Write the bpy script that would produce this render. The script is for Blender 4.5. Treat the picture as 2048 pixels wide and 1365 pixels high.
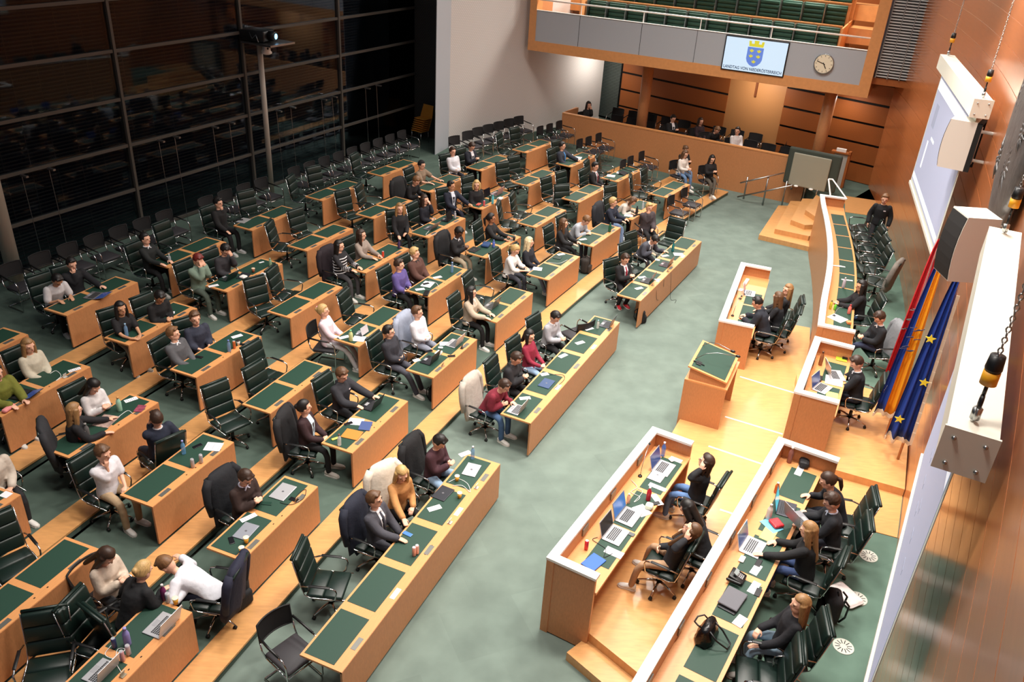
import bpy, bmesh, math, random
import numpy as np
from mathutils import Vector, Matrix
random.seed(7)
PI=math.pi
SC=bpy.context.scene
COL=SC.collection
for o in list(bpy.data.objects): bpy.data.objects.remove(o)
# ---------------------------------------------------------------- camera
W,H=2048,1365
FPX,PITCH,ROLL,CAMH=1671.93,math.radians(28.603),math.radians(3.677),9.1215
_f=Vector((0,math.cos(PITCH),-math.sin(PITCH))); _r=Vector((1,0,0)); _u=_r.cross(_f)
_R=_r*math.cos(ROLL)+_u*math.sin(ROLL); _U=-_r*math.sin(ROLL)+_u*math.cos(ROLL)
cd=bpy.data.cameras.new('camera'); cam=bpy.data.objects.new('camera',cd); COL.objects.link(cam)
cd.sensor_width=36; cd.lens=FPX/W*36; cd.clip_end=200; cd.clip_start=.05
m=Matrix((( _R.x,_U.x,-_f.x,0),(_R.y,_U.y,-_f.y,0),(_R.z,_U.z,-_f.z,CAMH),(0,0,0,1)))
cam.matrix_world=m; SC.camera=cam
def at(px,py,z=0.0):
    "a point of the photograph laid on the level z of the room"
    d=_f+_R*((px-W/2)/FPX)+_U*(-(py-H/2)/FPX); t=(z-CAMH)/d.z
    return Vector((0,0,CAMH))+d*t
# ---------------------------------------------------------------- world, lights, exposure
wd=bpy.data.worlds.new('world'); SC.world=wd; wd.use_nodes=True
wd.node_tree.nodes['Background'].inputs[0].default_value=(.75,.82,1,1)
wd.node_tree.nodes['Background'].inputs[1].default_value=.13
SC.view_settings.view_transform='Standard'; SC.view_settings.look='None'
SC.view_settings.exposure=0.0; SC.view_settings.gamma=1; SC.view_settings.use_curve_mapping=False
def area(name,loc,size,power,col=(1,.93,.85),target=None,sy=None,spread=180):
    l=bpy.data.lights.new(name,'AREA'); l.energy=power; l.color=col; l.size=size; l.shape='RECTANGLE' if sy else 'DISK'
    if sy: l.size_y=sy
    l.spread=math.radians(spread)
    o=bpy.data.objects.new(name,l); COL.objects.link(o); o.location=loc
    if target is not None: o.rotation_euler=(Vector(target)-Vector(loc)).to_track_quat('-Z','Y').to_euler()
    o['kind']='helper'; return o
LIGHTS=[ # x,y,z,size,power
 (1.5,10.5,11.6,1.6,900),(4.8,9.5,11.6,1.4,900),(4.2,14.5,11.6,1.6,950),(6.5,15.5,11.6,1.4,700),
 (1.0,16.5,11.6,1.4,500),(-2.0,9.5,11.6,1.4,560),(-1.6,14.0,11.6,1.2,380),(4.5,20.5,11.6,1.4,520),(7.6,21.5,11.6,1.4,420),
 (0.5,5.0,11.6,1.4,480),(-4.8,8.5,11.6,1.2,310),(-4.2,14.8,11.6,1.2,170),(-7.5,11,11.6,1.2,70),(0.5,21.5,11.6,1.2,220),(-3.5,20,11.6,1.2,110),(-0.5,26,11.6,1.2,420),(3.5,25,11.6,1.2,520),(7.5,24.5,11.6,1.2,520)]
for i,(x,y,z,s,p) in enumerate(LIGHTS): area('ceiling_light',(x,y,z),s,p*.40,target=(x,y,0),spread=120)
area('gallery_light',(5.5,32.5,8.9),1.2,420,target=(5.5,31.5,5))
area('gallery_light',(9.2,30.5,8.9),1.2,420,target=(8.5,29.5,5))
area('gallery_light',(2.4,33.5,8.9),1.2,300,target=(2.4,32.5,5))
area('gallery_light',(11.9,27.0,9.5),.8,160,target=(11.8,28.6,6))
area('under_gallery_light',(7.8,30.6,3.6),.5,42,target=(8.6,31.6,1.6))
area('under_gallery_light',(10.6,28.9,3.6),.5,26,target=(10.6,28.5,.6))
area('under_gallery_light',(3.2,34.2,3.4),.4,45,target=(2.4,34.9,2.0))
area('wall_washer',(7.2,17.2,9.2),.4,60,target=(8.4,16.2,6.8),spread=100)
# ---------------------------------------------------------------- materials
def lin(c): return tuple((v/255/12.92 if v/255<=.04045 else ((v/255+.055)/1.055)**2.4) for v in c)+(1,)
MT={}
def mat(name,rgb,rough=.6,metal=0,noise=0,nscale=30,bump=0,bscale=200,spec=.5,stretch=None,emit=None,estr=0,coat=0,coatr=.12,alpha=1,trans=0,rgb2=None,aniso=None):
    if name in MT: return MT[name]
    m=bpy.data.materials.new(name); m.use_nodes=True; nt=m.node_tree; b=nt.nodes['Principled BSDF']
    b.inputs['Base Color'].default_value=lin(rgb); b.inputs['Roughness'].default_value=rough; b.inputs['Metallic'].default_value=metal
    b.inputs['Specular IOR Level'].default_value=spec; b.inputs['Coat Weight'].default_value=coat; b.inputs['Coat Roughness'].default_value=coatr
    b.inputs['Transmission Weight'].default_value=trans; b.inputs['Alpha'].default_value=alpha
    if emit: b.inputs['Emission Color'].default_value=lin(emit); b.inputs['Emission Strength'].default_value=estr
    tc=None
    def coords(sc):
        nonlocal tc
        if not tc: tc=nt.nodes.new('ShaderNodeTexCoord')
        mp=nt.nodes.new('ShaderNodeMapping'); mp.inputs['Scale'].default_value=sc; nt.links.new(tc.outputs['Object'],mp.inputs[0]); return mp
    if noise or rgb2:
        mp=coords(stretch or (1,1,1)); n=nt.nodes.new('ShaderNodeTexNoise'); n.inputs['Scale'].default_value=nscale; n.inputs['Detail'].default_value=3
        nt.links.new(mp.outputs[0],n.inputs['Vector'])
        r=nt.nodes.new('ShaderNodeMapRange'); r.inputs[1].default_value=.3; r.inputs[2].default_value=.7; r.inputs[3].default_value=0; r.inputs[4].default_value=1
        nt.links.new(n.outputs[0],r.inputs[0])
        mx=nt.nodes.new('ShaderNodeMix'); mx.data_type='RGBA'; c=lin(rgb)
        c2=lin(rgb2) if rgb2 else tuple(v*(1-noise) for v in c[:3])+(1,)
        c1=c if rgb2 else tuple(min(1,v*(1+noise*.6)) for v in c[:3])+(1,)
        mx.inputs['A'].default_value=c1; mx.inputs['B'].default_value=c2
        nt.links.new(r.outputs[0],mx.inputs['Factor']); nt.links.new(mx.outputs['Result'],b.inputs['Base Color'])
    if bump:
        mp=coords((1,1,1)); n=nt.nodes.new('ShaderNodeTexNoise'); n.inputs['Scale'].default_value=bscale; nt.links.new(mp.outputs[0],n.inputs['Vector'])
        bp=nt.nodes.new('ShaderNodeBump'); bp.inputs['Strength'].default_value=bump; bp.inputs['Distance'].default_value=.01
        nt.links.new(n.outputs[0],bp.inputs['Height']); nt.links.new(bp.outputs[0],b.inputs['Normal'])
    MT[name]=m; return m
def carpet(name,rgb):
    m=mat(name,rgb,.95,bump=.25,bscale=260,spec=.1); nt=m.node_tree; b=nt.nodes['Principled BSDF']
    tc=nt.nodes.new('ShaderNodeTexCoord'); mp=nt.nodes.new('ShaderNodeMapping'); mp.inputs['Rotation'].default_value=(0,0,math.radians(-24)); nt.links.new(tc.outputs['Object'],mp.inputs[0])
    br=nt.nodes.new('ShaderNodeTexBrick'); br.offset=.5; br.inputs['Scale'].default_value=1; br.inputs['Mortar Size'].default_value=0; br.inputs['Brick Width'].default_value=1.1; br.inputs['Row Height'].default_value=.9
    c=lin(rgb); br.inputs['Color1'].default_value=tuple(v*1.07 for v in c[:3])+(1,); br.inputs['Color2'].default_value=tuple(v*.95 for v in c[:3])+(1,); nt.links.new(mp.outputs[0],br.inputs['Vector'])
    no=nt.nodes.new('ShaderNodeTexNoise'); no.inputs['Scale'].default_value=2.2; no.inputs['Detail'].default_value=6; nt.links.new(tc.outputs['Object'],no.inputs['Vector'])
    r=nt.nodes.new('ShaderNodeMapRange'); r.inputs[1].default_value=.3; r.inputs[2].default_value=.7; r.inputs[3].default_value=.86; r.inputs[4].default_value=1.1; nt.links.new(no.outputs[0],r.inputs[0])
    mx=nt.nodes.new('ShaderNodeVectorMath'); mx.operation='SCALE'; nt.links.new(br.outputs['Color'],mx.inputs[0]); nt.links.new(r.outputs[0],mx.inputs['Scale']); nt.links.new(mx.outputs[0],b.inputs['Base Color']); return m
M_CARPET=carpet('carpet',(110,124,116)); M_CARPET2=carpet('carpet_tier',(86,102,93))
M_WOOD=mat('wood_desk',(214,150,94),.38,noise=.07,nscale=9,stretch=(1,9,1))
M_PANEL=mat('wood_panel',(192,132,86),.42,noise=.10,nscale=60,stretch=(1,1,.25))
M_PARQ=mat('parquet',(212,156,98),.34,noise=.10,nscale=5,stretch=(1,5,1),coat=.25)
M_MAT=mat('desk_pad',(24,60,46),.6,noise=.08,nscale=120,bump=.1,bscale=500)
M_WHITE=mat('white_cap',(235,233,228),.4)
M_GREY=mat('grey_panel',(172,176,182),.55,noise=.04,nscale=90)
M_LEATH=mat('green_leather',(16,34,29),.42,bump=.06,bscale=60,spec=.5)
M_CHROME=mat('chrome',(205,205,205),.14,1)
M_STEEL=mat('steel',(170,172,172),.32,1)
M_BLACK=mat('black_plastic',(16,16,17),.4)
M_BMESH=mat('black_mesh',(22,22,24),.7,noise=.3,nscale=260)
M_DSEAT=mat('grey_seat',(48,46,50),.65,noise=.1,nscale=200)
M_DARK=mat('dark_void',(14,12,11),.9)
M_DWOOD=mat('wood_back',(158,88,38),.5,noise=.1,nscale=40,stretch=(1,1,.3))
M_LWOOD=mat('wood_light_back',(196,138,84),.5,noise=.06,nscale=50)
M_PLATE=mat('socket_steel',(125,125,120),.4,.6)
M_GLASSC=mat('clear_plastic',(200,225,235),.1,alpha=.45,spec=.8)
# ---------------------------------------------------------------- mesh building
class MB:
    def __init__(s): s.v=[]; s.f=[]; s.mi=[]; s.k=0
    def add(s,vs,fs,mi=0,M=None):
        n=len(s.v)
        for p in vs:
            p=Vector(p); s.v.append(M@p if M is not None else p)
        s.f+= [tuple(i+n for i in f) for f in fs]; s.mi+=[mi]*len(fs)
    def box(s,x0,x1,y0,y1,z0,z1,mi=0,M=None):
        s.add([(x0,y0,z0),(x1,y0,z0),(x1,y1,z0),(x0,y1,z0),(x0,y0,z1),(x1,y0,z1),(x1,y1,z1),(x0,y1,z1)],
              [(0,3,2,1),(4,5,6,7),(0,1,5,4),(1,2,6,5),(2,3,7,6),(3,0,4,7)],mi,M)
    def prism(s,poly,z0,z1,mi=0,M=None):
        n=len(poly); a=sum(poly[i][0]*poly[(i+1)%n][1]-poly[(i+1)%n][0]*poly[i][1] for i in range(n))
        if a<0: poly=poly[::-1]
        s.add([(p[0],p[1],z0) for p in poly]+[(p[0],p[1],z1) for p in poly],
              [tuple(range(n-1,-1,-1)),tuple(range(n,2*n))]+[(i,(i+1)%n,n+(i+1)%n,n+i) for i in range(n)],mi,M)
    def pad(s,x0,x1,y0,y1,z0,z1,r=.02,n=3,mi=0,M=None,bulge=0):
        "box with rounded edges"
        cx,cy,cz=(x0+x1)/2,(y0+y1)/2,(z0+z1)/2; hx,hy,hz=(x1-x0)/2,(y1-y0)/2,(z1-z0)/2; r=min(r,hx,hy,hz)
        bm=bmesh.new(); bmesh.ops.create_cube(bm,size=2)
        bmesh.ops.subdivide_edges(bm,edges=bm.edges[:],cuts=n,use_grid_fill=True)
        vs=[]
        ti=(n-1)/(n+1) if n>1 else .5
        def rm(t,h):
            k=(h-r)/h
            return t*h if abs(t)>.999 else t/ti*k*h
        for v in bm.verts:
            p=[rm(v.co.x,hx),rm(v.co.y,hy),rm(v.co.z,hz)]; q=[max(-h+r,min(h-r,c)) for c,h in zip(p,(hx,hy,hz))]
            d=Vector(p)-Vector(q)
            # move grid lines towards the rim
            if d.length>1e-9: d.normalize(); q=Vector(q)+d*r
            q=Vector(q)
            if bulge: q.z+= bulge*(1-(v.co.x)**2)*(1-(v.co.y)**2)*(1 if v.co.z>0 else -1)
            vs.append((cx+q.x,cy+q.y,cz+q.z))
        s.add(vs,[tuple(v.index for v in f.verts) for f in bm.faces],mi,M); bm.free()
    def rings(s,rings,close=True,cap=True,mi=0,M=None):
        n=len(rings[0]); vs=[p for r in rings for p in r]; fs=[]
        for i in range(len(rings)-1):
            for j in range(n if close else n-1):
                a=i*n+j; b=i*n+(j+1)%n; fs.append((a,b,b+n,a+n))
        if cap: fs+=[tuple(range(n-1,-1,-1)),tuple(range((len(rings)-1)*n,len(rings)*n))]
        s.add(vs,fs,mi,M)
    def tube(s,pts,r,n=8,mi=0,M=None,cap=True,flat=1.0,up=None):
        pts=[Vector(p) for p in pts]; rs=r if isinstance(r,(list,tuple)) else [r]*len(pts)
        t0=(pts[1]-pts[0]).normalized(); u=Vector(up) if up else (Vector((0,0,1)) if abs(t0.z)<.9 else Vector((1,0,0)))
        rings=[]
        for i,p in enumerate(pts):
            t=(pts[min(i+1,len(pts)-1)]-pts[max(i-1,0)])
            t=t.normalized() if t.length>1e-9 else t0
            a=t.cross(u); a=a.normalized() if a.length>1e-6 else Vector((1,0,0)); b=a.cross(t).normalized(); u=b
            ra=rs[i] if not isinstance(rs[i],tuple) else None
            ax,bx=(rs[i],rs[i]*flat) if ra is not None else rs[i]
            rings.append([p+a*(ax*math.cos(2*PI*k/n))+b*(bx*math.sin(2*PI*k/n)) for k in range(n)])
        s.rings(rings,True,cap,mi,M)
    def lathe(s,prof,n=16,mi=0,M=None,c=(0,0)):
        s.rings([[(c[0]+r*math.cos(2*PI*k/n),c[1]+r*math.sin(2*PI*k/n),z) for k in range(n)] for r,z in prof],True,True,mi,M)
    def ball(s,c,r,n=12,m=8,mi=0,M=None,fn=None):
        rx,ry,rz=r if isinstance(r,(tuple,list)) else (r,r,r); rings=[]
        for i in range(m+1):
            th=PI*(i/m); th=min(max(th,.02),PI-.02); ring=[]
            for k in range(n):
                d=Vector((math.sin(th)*math.cos(2*PI*k/n),math.sin(th)*math.sin(2*PI*k/n),-math.cos(th)))
                q=fn(d) if fn else 1
                ring.append((c[0]+rx*d.x*q,c[1]+ry*d.y*q,c[2]+rz*d.z*q))
            rings.append(ring)
        s.rings(rings,True,True,mi,M)
    def mesh(s,name,mats,smooth=False,recalc=False):
        me=bpy.data.meshes.new(name); me.from_pydata([tuple(v) for v in s.v],[],s.f)
        for m in (mats if isinstance(mats,(list,tuple)) else [mats]): me.materials.append(m)
        if len(me.materials)>1: me.polygons.foreach_set('material_index',s.mi)
        if smooth: me.polygons.foreach_set('use_smooth',[True]*len(me.polygons))
        if recalc:
            bm=bmesh.new(); bm.from_mesh(me); bmesh.ops.recalc_face_normals(bm,faces=bm.faces[:]); bm.to_mesh(me); bm.free()
        me.update(); return me
def obj(name,me,parent=None,loc=None,rotz=None,mat=None,slot=None):
    o=bpy.data.objects.new(name,me); COL.objects.link(o)
    if parent: o.parent=parent
    if loc is not None: o.location=loc
    if rotz is not None: o.rotation_euler=(0,0,rotz)
    if slot:
        for i,mm in enumerate(slot):
            o.material_slots[i].link='OBJECT'; o.material_slots[i].material=mm
    return o
def tag(o,label,cat,group=None):
    o['label']=label; o['category']=cat
    if group: o['group']=group
    return o
def thing(name,label,cat,loc=(0,0,0),rotz=0,group=None):
    o=bpy.data.objects.new(name,None); COL.objects.link(o); o.location=loc; o.rotation_euler=(0,0,rotz); o.empty_display_size=.1
    return tag(o,label,cat,group)
def struct(name,mb,mats,smooth=False,parent=None,kind='structure'):
    me=mb if isinstance(mb,bpy.types.Mesh) else mb.mesh(name,mats,smooth)
    o=obj(name,me,parent)
    if parent is None: o['kind']=kind
    return o
def dup(root,loc,rotz,label=None,group=None):
    r=root.copy(); COL.objects.link(r); r.location=loc; r.rotation_euler=(0,0,rotz)
    if label: r['label']=label
    if group: r['group']=group
    for ch in list(root.children):
        c=ch.copy(); COL.objects.link(c); c.parent=r
        for g in ch.children: d=g.copy(); COL.objects.link(d); d.parent=c
    return r
def rz(a,t=(0,0,0)): return Matrix.Translation(t)@Matrix.Rotation(a,4,'Z')
rad=math.radians
ORD=['first','second','third','fourth','fifth','sixth','seventh','eighth','ninth','tenth','eleventh','twelfth','thirteenth','fourteenth','fifteenth','sixteenth','seventeenth','eighteenth','nineteenth','twentieth']+['twenty-'+w for w in ('first','second','third','fourth','fifth','sixth','seventh','eighth','ninth')]
# desk grid of the tiers: centre and direction of desk (row, column)
_CX=[-3.333,-1.5388,1.1523,.0034,.0026,.0327,-.0018,.003]; _CY=[18.4261,.7786,2.4155,-.0056,.0079,-.02,.0009,.0056]
def deskpos(r,c):
    r-=4; c-=4; m=[1,r,c,r*r,r*c,c*c,r*r*c,r*c*c]; d=[0,0,1,0,r,2*c,r*r,2*r*c]
    x=sum(a*b for a,b in zip(m,_CX)); y=sum(a*b for a,b in zip(m,_CY))
    return x,y,math.atan2(sum(a*b for a,b in zip(d,_CY)),sum(a*b for a,b in zip(d,_CX)))
def rowz(r): return .12*(r-1)
# ================================================================ room shell
WC=Vector((-62.638,42.182)); WR=75.91      # curved wood wall: centre and radius in plan
def wallpt(a,off=0,z=0): return Vector((WC.x+(WR-off)*math.cos(a),WC.y+(WR-off)*math.sin(a),z))
A0,A1=rad(-36.5),math.atan2(28.42-WC.y,12.45-WC.x)
mb=MB(); mb.box(-24,24,-6,48,-.3,0); struct('floor',mb,M_CARPET)
# tiers: carpeted platforms with a wooden front strip
def lineat(r,v,c0=-2.4,c1=8.9,n=24):
    "plan points at distance v in front of the desk centres of row r"
    out=[]
    for i in range(n+1):
        c=c0+(c1-c0)*i/n; x,y,a=deskpos(r,c); out.append((x+math.sin(a)*v,y-math.cos(a)*v))
    return out
STRIPV=.72
for r in range(2,7):
    c1=9.35 if r<6 else 8.9
    f=lineat(r,STRIPV,c1=c1); z=rowz(r)
    back=lineat(r+1,STRIPV+.05,c1=c1) if r<6 else [(-17,3),(-17,12),(-13,20),(-8,31),(-2.0,34.0),(2.0,32.6)]
    mb=MB()
    if r<6:
        for i in range(24): mb.prism([f[i],f[i+1],back[i+1],back[i]],z-.12 if r>2 else 0,z)
    else:
        b6=lineat(6,-4.5,c1=c1)
        for i in range(24): mb.prism([f[i],f[i+1],b6[i+1],b6[i]],z-.12,z)
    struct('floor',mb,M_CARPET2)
    f0=lineat(r,STRIPV+.012,c1=c1); f2=lineat(r,STRIPV-.42,c1=c1); mb=MB()
    for i in range(24): mb.prism([f0[i],f0[i+1],f2[i+1],f2[i]],z-.02,z+.012)
    struct('trim_1',mb,M_PARQ)
# landing at the back left, level with the top tier
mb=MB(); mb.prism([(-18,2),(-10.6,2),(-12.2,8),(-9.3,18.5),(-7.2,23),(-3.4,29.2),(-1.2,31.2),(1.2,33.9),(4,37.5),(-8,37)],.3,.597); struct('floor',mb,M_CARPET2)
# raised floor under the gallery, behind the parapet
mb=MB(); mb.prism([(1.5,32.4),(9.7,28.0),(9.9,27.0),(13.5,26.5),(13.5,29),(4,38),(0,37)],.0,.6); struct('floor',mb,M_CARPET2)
# curved wood wall with joints
def arcstrip(mb,off,z0,z1,a0,a1,n=60,th=.3,mi=0):
    for i in range(n):
        p,q=a0+(a1-a0)*i/n,a0+(a1-a0)*(i+1)/n
        A,B,C_,D=wallpt(p,off),wallpt(q,off),wallpt(q,off-th),wallpt(p,off-th)
        mb.prism([(A.x,A.y),(B.x,B.y),(C_.x,C_.y),(D.x,D.y)],z0,z1,mi)
M_WALLW=mat('lacquered_wood',(182,108,62),.3,noise=.07,nscale=2.5,stretch=(.5,.5,8),coat=.85,coatr=.2)
M_GROOVE=mat('groove',(214,160,104),.45)
mb=MB(); arcstrip(mb,-.012,.0,14,A0,A1,60,.3); struct('wall_right',mb,M_GROOVE)
mb=MB(); z=.0
while z<13.9:
    arcstrip(mb,0,z+.006,z+.44-.006,A0,A1,40,.012); z+=.44
struct('wall_right',mb,M_WALLW,smooth=False)
# window wall
WP0=Vector((-9.85,20.3)); WD=Vector((math.cos(rad(62.6)),math.sin(rad(62.6)))); WN=Vector((WD.y,-WD.x))
def win(s,off,z): p=WP0+WD*s+WN*off; return Vector((p.x,p.y,z))
MULL=[-16.2,-12.2,-8.1,-4.05,0,4.05,8.15,12.35]
def wglass():
    m=bpy.data.materials.new('window_glass'); m.use_nodes=True; nt=m.node_tree; nt.nodes.remove(nt.nodes['Principled BSDF'])
    g=nt.nodes.new('ShaderNodeBsdfGlossy'); g.inputs['Roughness'].default_value=.03; g.inputs['Color'].default_value=(.8,.85,.9,1)
    t=nt.nodes.new('ShaderNodeBsdfTransparent'); t.inputs[0].default_value=(.75,.8,.85,1); x=nt.nodes.new('ShaderNodeMixShader'); f=nt.nodes.new('ShaderNodeFresnel'); f.inputs[0].default_value=1.27
    nt.links.new(f.outputs[0],x.inputs[0]); nt.links.new(t.outputs[0],x.inputs[1]); nt.links.new(g.outputs[0],x.inputs[2]); nt.links.new(x.outputs[0],nt.nodes['Material Output'].inputs[0]); return m
M_GL=wglass()
M_SLAT=mat('blind_slat',(60,56,52),.7); M_NIGHT=mat('night_outside',(16,24,42),.9); M_FRAME=mat('window_frame',(82,78,72),.5,.2)
yawW=rad(62.6)
for i in range(len(MULL)-1):
    s0,s1=MULL[i],MULL[i+1]; L=s1-s0
    fr=MB(); fr.box(-.035,.035,-.1,.06,.5,14); 
    for z in (.62,1.74,2.87,4.0,5.12,6.25,7.4,8.6): fr.box(.05,L-.05,-.08,.05,z,z+.075)
    o=struct('window_%d'%(i+1),fr,M_FRAME); o.location=win(s0,0,0); o.rotation_euler=(0,0,yawW)
    g=MB(); g.box(.05,L-.05,-.035,-.03,.7,13.9); obj('glass_pane',g.mesh('glass_pane',M_GL),o)
    b=MB()
    z=.75
    while z<9.2: b.box(.06,L-.06,.10,.15,z,z+.008); b.box(.06,L-.06,.145,.152,z-.03,z+.008); z+=.085
    obj('blind',b.mesh('blind',M_SLAT),o)
    b=MB(); x=.3
    while x<L: b.box(x,x+.012,.09,.095,.7,9.2); x+=.62
    obj('blind_cord',b.mesh('blind_cord',M_SLAT),o)
mb=MB(); a,b=win(-22,-1.4,0),win(16,-1.4,0); c,d=win(16,-1.6,0),win(-22,-1.6,0); mb.prism([a.xy,b.xy,c.xy,d.xy],-.3,14); struct('wall_outside',mb,M_NIGHT)
mb=MB()
for i in range(len(MULL)-1):
    a,b=win(MULL[i],.02,0),win(MULL[i+1],.02,0); c,d=win(MULL[i+1],-.3,0),win(MULL[i],-.3,0); mb.prism([a.xy,b.xy,c.xy,d.xy],.3,.68)
struct('wall_left',mb,mat('sill_dark',(34,36,38),.6))
# thin steel cables in pairs in front of the windows
k=0
for s in (-7.2,-6.65,-2.95,-2.3,.75,1.25,2.55,3.15,5.0,5.6,7.0,7.5,9.2,9.8):
    mb=MB(); p=win(s,.22,2.9); q=win(s,.3,.6); mb.tube([p,q],.007,5); mb.box(-.03,.03,-.2,.03,2.88,2.92,M=Matrix.Translation((p.x,p.y,0))@Matrix.Rotation(yawW,4,'Z'))
    k+=1; tag(obj('facade_cable',mb.mesh('facade_cable',M_STEEL)),'thin steel cable hanging in front of the dark windows, %s from the near end'%(ORD[k-1]),'cable','steel cables along the window wall')
# white perforated wall with its end face, dark wall beyond
def perf(name,rgb,dark,sc,rough=.6):
    m=bpy.data.materials.new(name); m.use_nodes=True; nt=m.node_tree; b=nt.nodes['Principled BSDF']; b.inputs['Roughness'].default_value=rough
    tc=nt.nodes.new('ShaderNodeTexCoord'); mp=nt.nodes.new('ShaderNodeMapping'); mp.inputs['Scale'].default_value=sc; nt.links.new(tc.outputs['Object'],mp.inputs[0])
    br=nt.nodes.new('ShaderNodeTexBrick'); br.inputs['Color1'].default_value=lin(rgb); br.inputs['Color2'].default_value=lin([v*.985 for v in rgb]); br.inputs['Mortar'].default_value=lin(dark)
    br.inputs['Scale'].default_value=1; br.inputs['Mortar Size'].default_value=.02; br.inputs['Brick Width'].default_value=.09; br.inputs['Row Height'].default_value=.055
    nt.links.new(mp.outputs[0],br.inputs['Vector']); nt.links.new(br.outputs['Color'],b.inputs['Base Color']); return m
M_PERF=perf('perforated_white',(224,219,214),(202,197,193),(1,1,1)); M_PERFD=perf('perforated_dark',(62,58,54),(40,38,36),(1,1,1))
def vwall(name,p,q,z0,z1,m,th=.2,kind='structure'):
    "vertical slab between plan points, local x along it and local y up so that textures lie on the face"
    p=Vector(p);q=Vector(q);L=(q-p).length; mb=MB(); mb.box(0,L,z0,z1,-th,0)
    o=struct(name,mb,m); a=math.atan2(q.y-p.y,q.x-p.x)
    o.matrix_world=Matrix.Translation((p.x,p.y,0))@Matrix.Rotation(a,4,'Z')@Matrix.Rotation(PI/2,4,'X'); return o
vwall('wall_back',(-2.76,30.02),(3.05,35.81),.0,14,M_PERF)
vwall('wall_back',(-3.13,28.97),(-2.76,30.02),.0,14,M_GREY,.02)
vwall('wall_back',(-4.4,31.3),(-2.7,30.9),.0,14,M_PERFD)
# baseboard of the white wall
vwall('baseboard_back',(-2.74,30.0),(3.07,35.79),.6,.7,M_WHITE,.01)
# back wall under the gallery
YB=rad(-40); BD=Vector((math.cos(YB),math.sin(YB))); B0=Vector((12.45,28.42))
def bw(s,off=0): return B0-BD*s+Vector((-BD.y,BD.x))*(-off)   # s metres to the left of the right corner, off towards the room
M_BLIND=mat('louvre_green',(92,102,98),.5)
mb=MB()
o=vwall('wall_back',bw(12.6),bw(-.6),.0,4.22,M_DARK)
def onback(name,s0,s1,z0,z1,m,off,th=.05,**k): return vwall(name,bw(s0,off),bw(s1,off),z0,z1,m,th)
for s0,s1 in ((11.2,10.15),(10.1,6.35),(4.1,.05)):
    z=.62
    while z<4.0: onback('trim_2',s0,s1,z,min(z+.60,4.2),M_DWOOD,.06); z+=.68
onback('wall_back',6.35,4.1,.6,4.2,M_LWOOD,.03)
mb=MB(); z=.7
while z<4.2: mb.box(0,1.25,z,z+.035,0,.03); z+=.06
o=struct('blind_back',mb,M_BLIND,kind='structure'); p=bw(12.5,.1); o.matrix_world=Matrix.Translation((p.x,p.y,0))@Matrix.Rotation(YB,4,'Z')@Matrix.Rotation(PI/2,4,'X')
o.name='trim_3'
c=bw(5.25,.07); mb=MB(); mb.box(-.04,.04,-.02,.02,2.75,3.62); mb.box(-.22,.22,-.02,.02,3.3,3.38)
o=obj('wall_cross',mb.mesh('wall_cross',mat('cross_wood',(120,64,30),.5)),None,(c.x,c.y,0),YB); tag(o,'slim dark wooden cross on the pale back wall under the gallery','cross')
# parapet and columns
PA,PB=Vector((1.36,32.25)),Vector((9.57,27.78)); PD=(PB-PA).normalized(); PN=Vector((-PD.y,PD.x))
mb=MB(); a,b=PA,PB; mb.prism([a,b,b+PN*.12,a+PN*.12],0,1.56,0); mb.prism([a-PN*.01,b-PN*.01,b+PN*.14,a+PN*.14],1.56,1.6,1)
mb.prism([a,a+PN*.12,a+PN*1.2+PD*.1,a+PN*1.2-PD*.02],0,1.6,0)
struct('parapet_wall',mb,[M_PANEL,M_WOOD])
for (px,py) in ((1281,244),(1633,310)):
    p=at(px,py,1.6); p=p+Vector((PN.x,PN.y,0))*.12
    mb=MB(); mb.lathe([(.2,.6),(.2,4.2)],24,M=Matrix.Translation((p.x,p.y,0))); struct('column',mb,M_PANEL,True)
# gallery
GD=Vector((math.cos(rad(-24.2)),math.sin(rad(-24.2)))); G0=Vector((-.12,32.28)); GN=Vector((-GD.y,GD.x))
def gal(name,boxes,mats,parent=None,smooth=False,kind='structure'):
    mb=MB()
    for b in boxes: mb.box(*b[:6],b[6] if len(b)>6 else 0)
    o=struct(name,mb,mats,smooth,parent,kind); 
    if parent is None: o.location=(G0.x,G0.y,0); o.rotation_euler=(0,0,rad(-24.2))
    return o
GL=11.95
gf=gal('gallery_front',[(0,GL,0,.5,3.8,4.15),(0,.27,0,.5,4.15,9),(GL-.34,GL,0,.5,4.15,9),(.27,GL-.34,.12,.3,4.15,4.4),(0,GL,.5,7,3.8,4.1)],M_WOOD)
mb=MB(); mb.box(.27,GL-.34,.02,.06,4.15,5.2); gp=obj('front_panel',mb.mesh('front_panel',M_GREY),gf); 
mb=MB()
for s in (1.95,4.25,6.2,8.6): mb.box(s,s+.012,.014,.03,4.15,5.2)
obj('joint',mb.mesh('joint',M_DARK),gf)
mb=MB(); mb.box(.27,GL-.34,0,.07,5.2,5.22); obj('ledge',mb.mesh('ledge',M_WHITE),gf)
rl=thing('handrail','thin white steel handrail along the top of the gallery front','railing',(G0.x,G0.y,0),rad(-24.2))
mb=MB(); mb.tube([(.27,.1,5.56),(GL-.34,.1,5.56)],.028,8); obj('rail',mb.mesh('rail',M_WHITE,True),rl)
for s in (1.95,4.25,6.25,8.6): mb=MB(); mb.tube([(s,.1,5.2),(s,.1,5.56)],.015,6); obj('post',mb.mesh('post',M_WHITE),rl)
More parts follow.
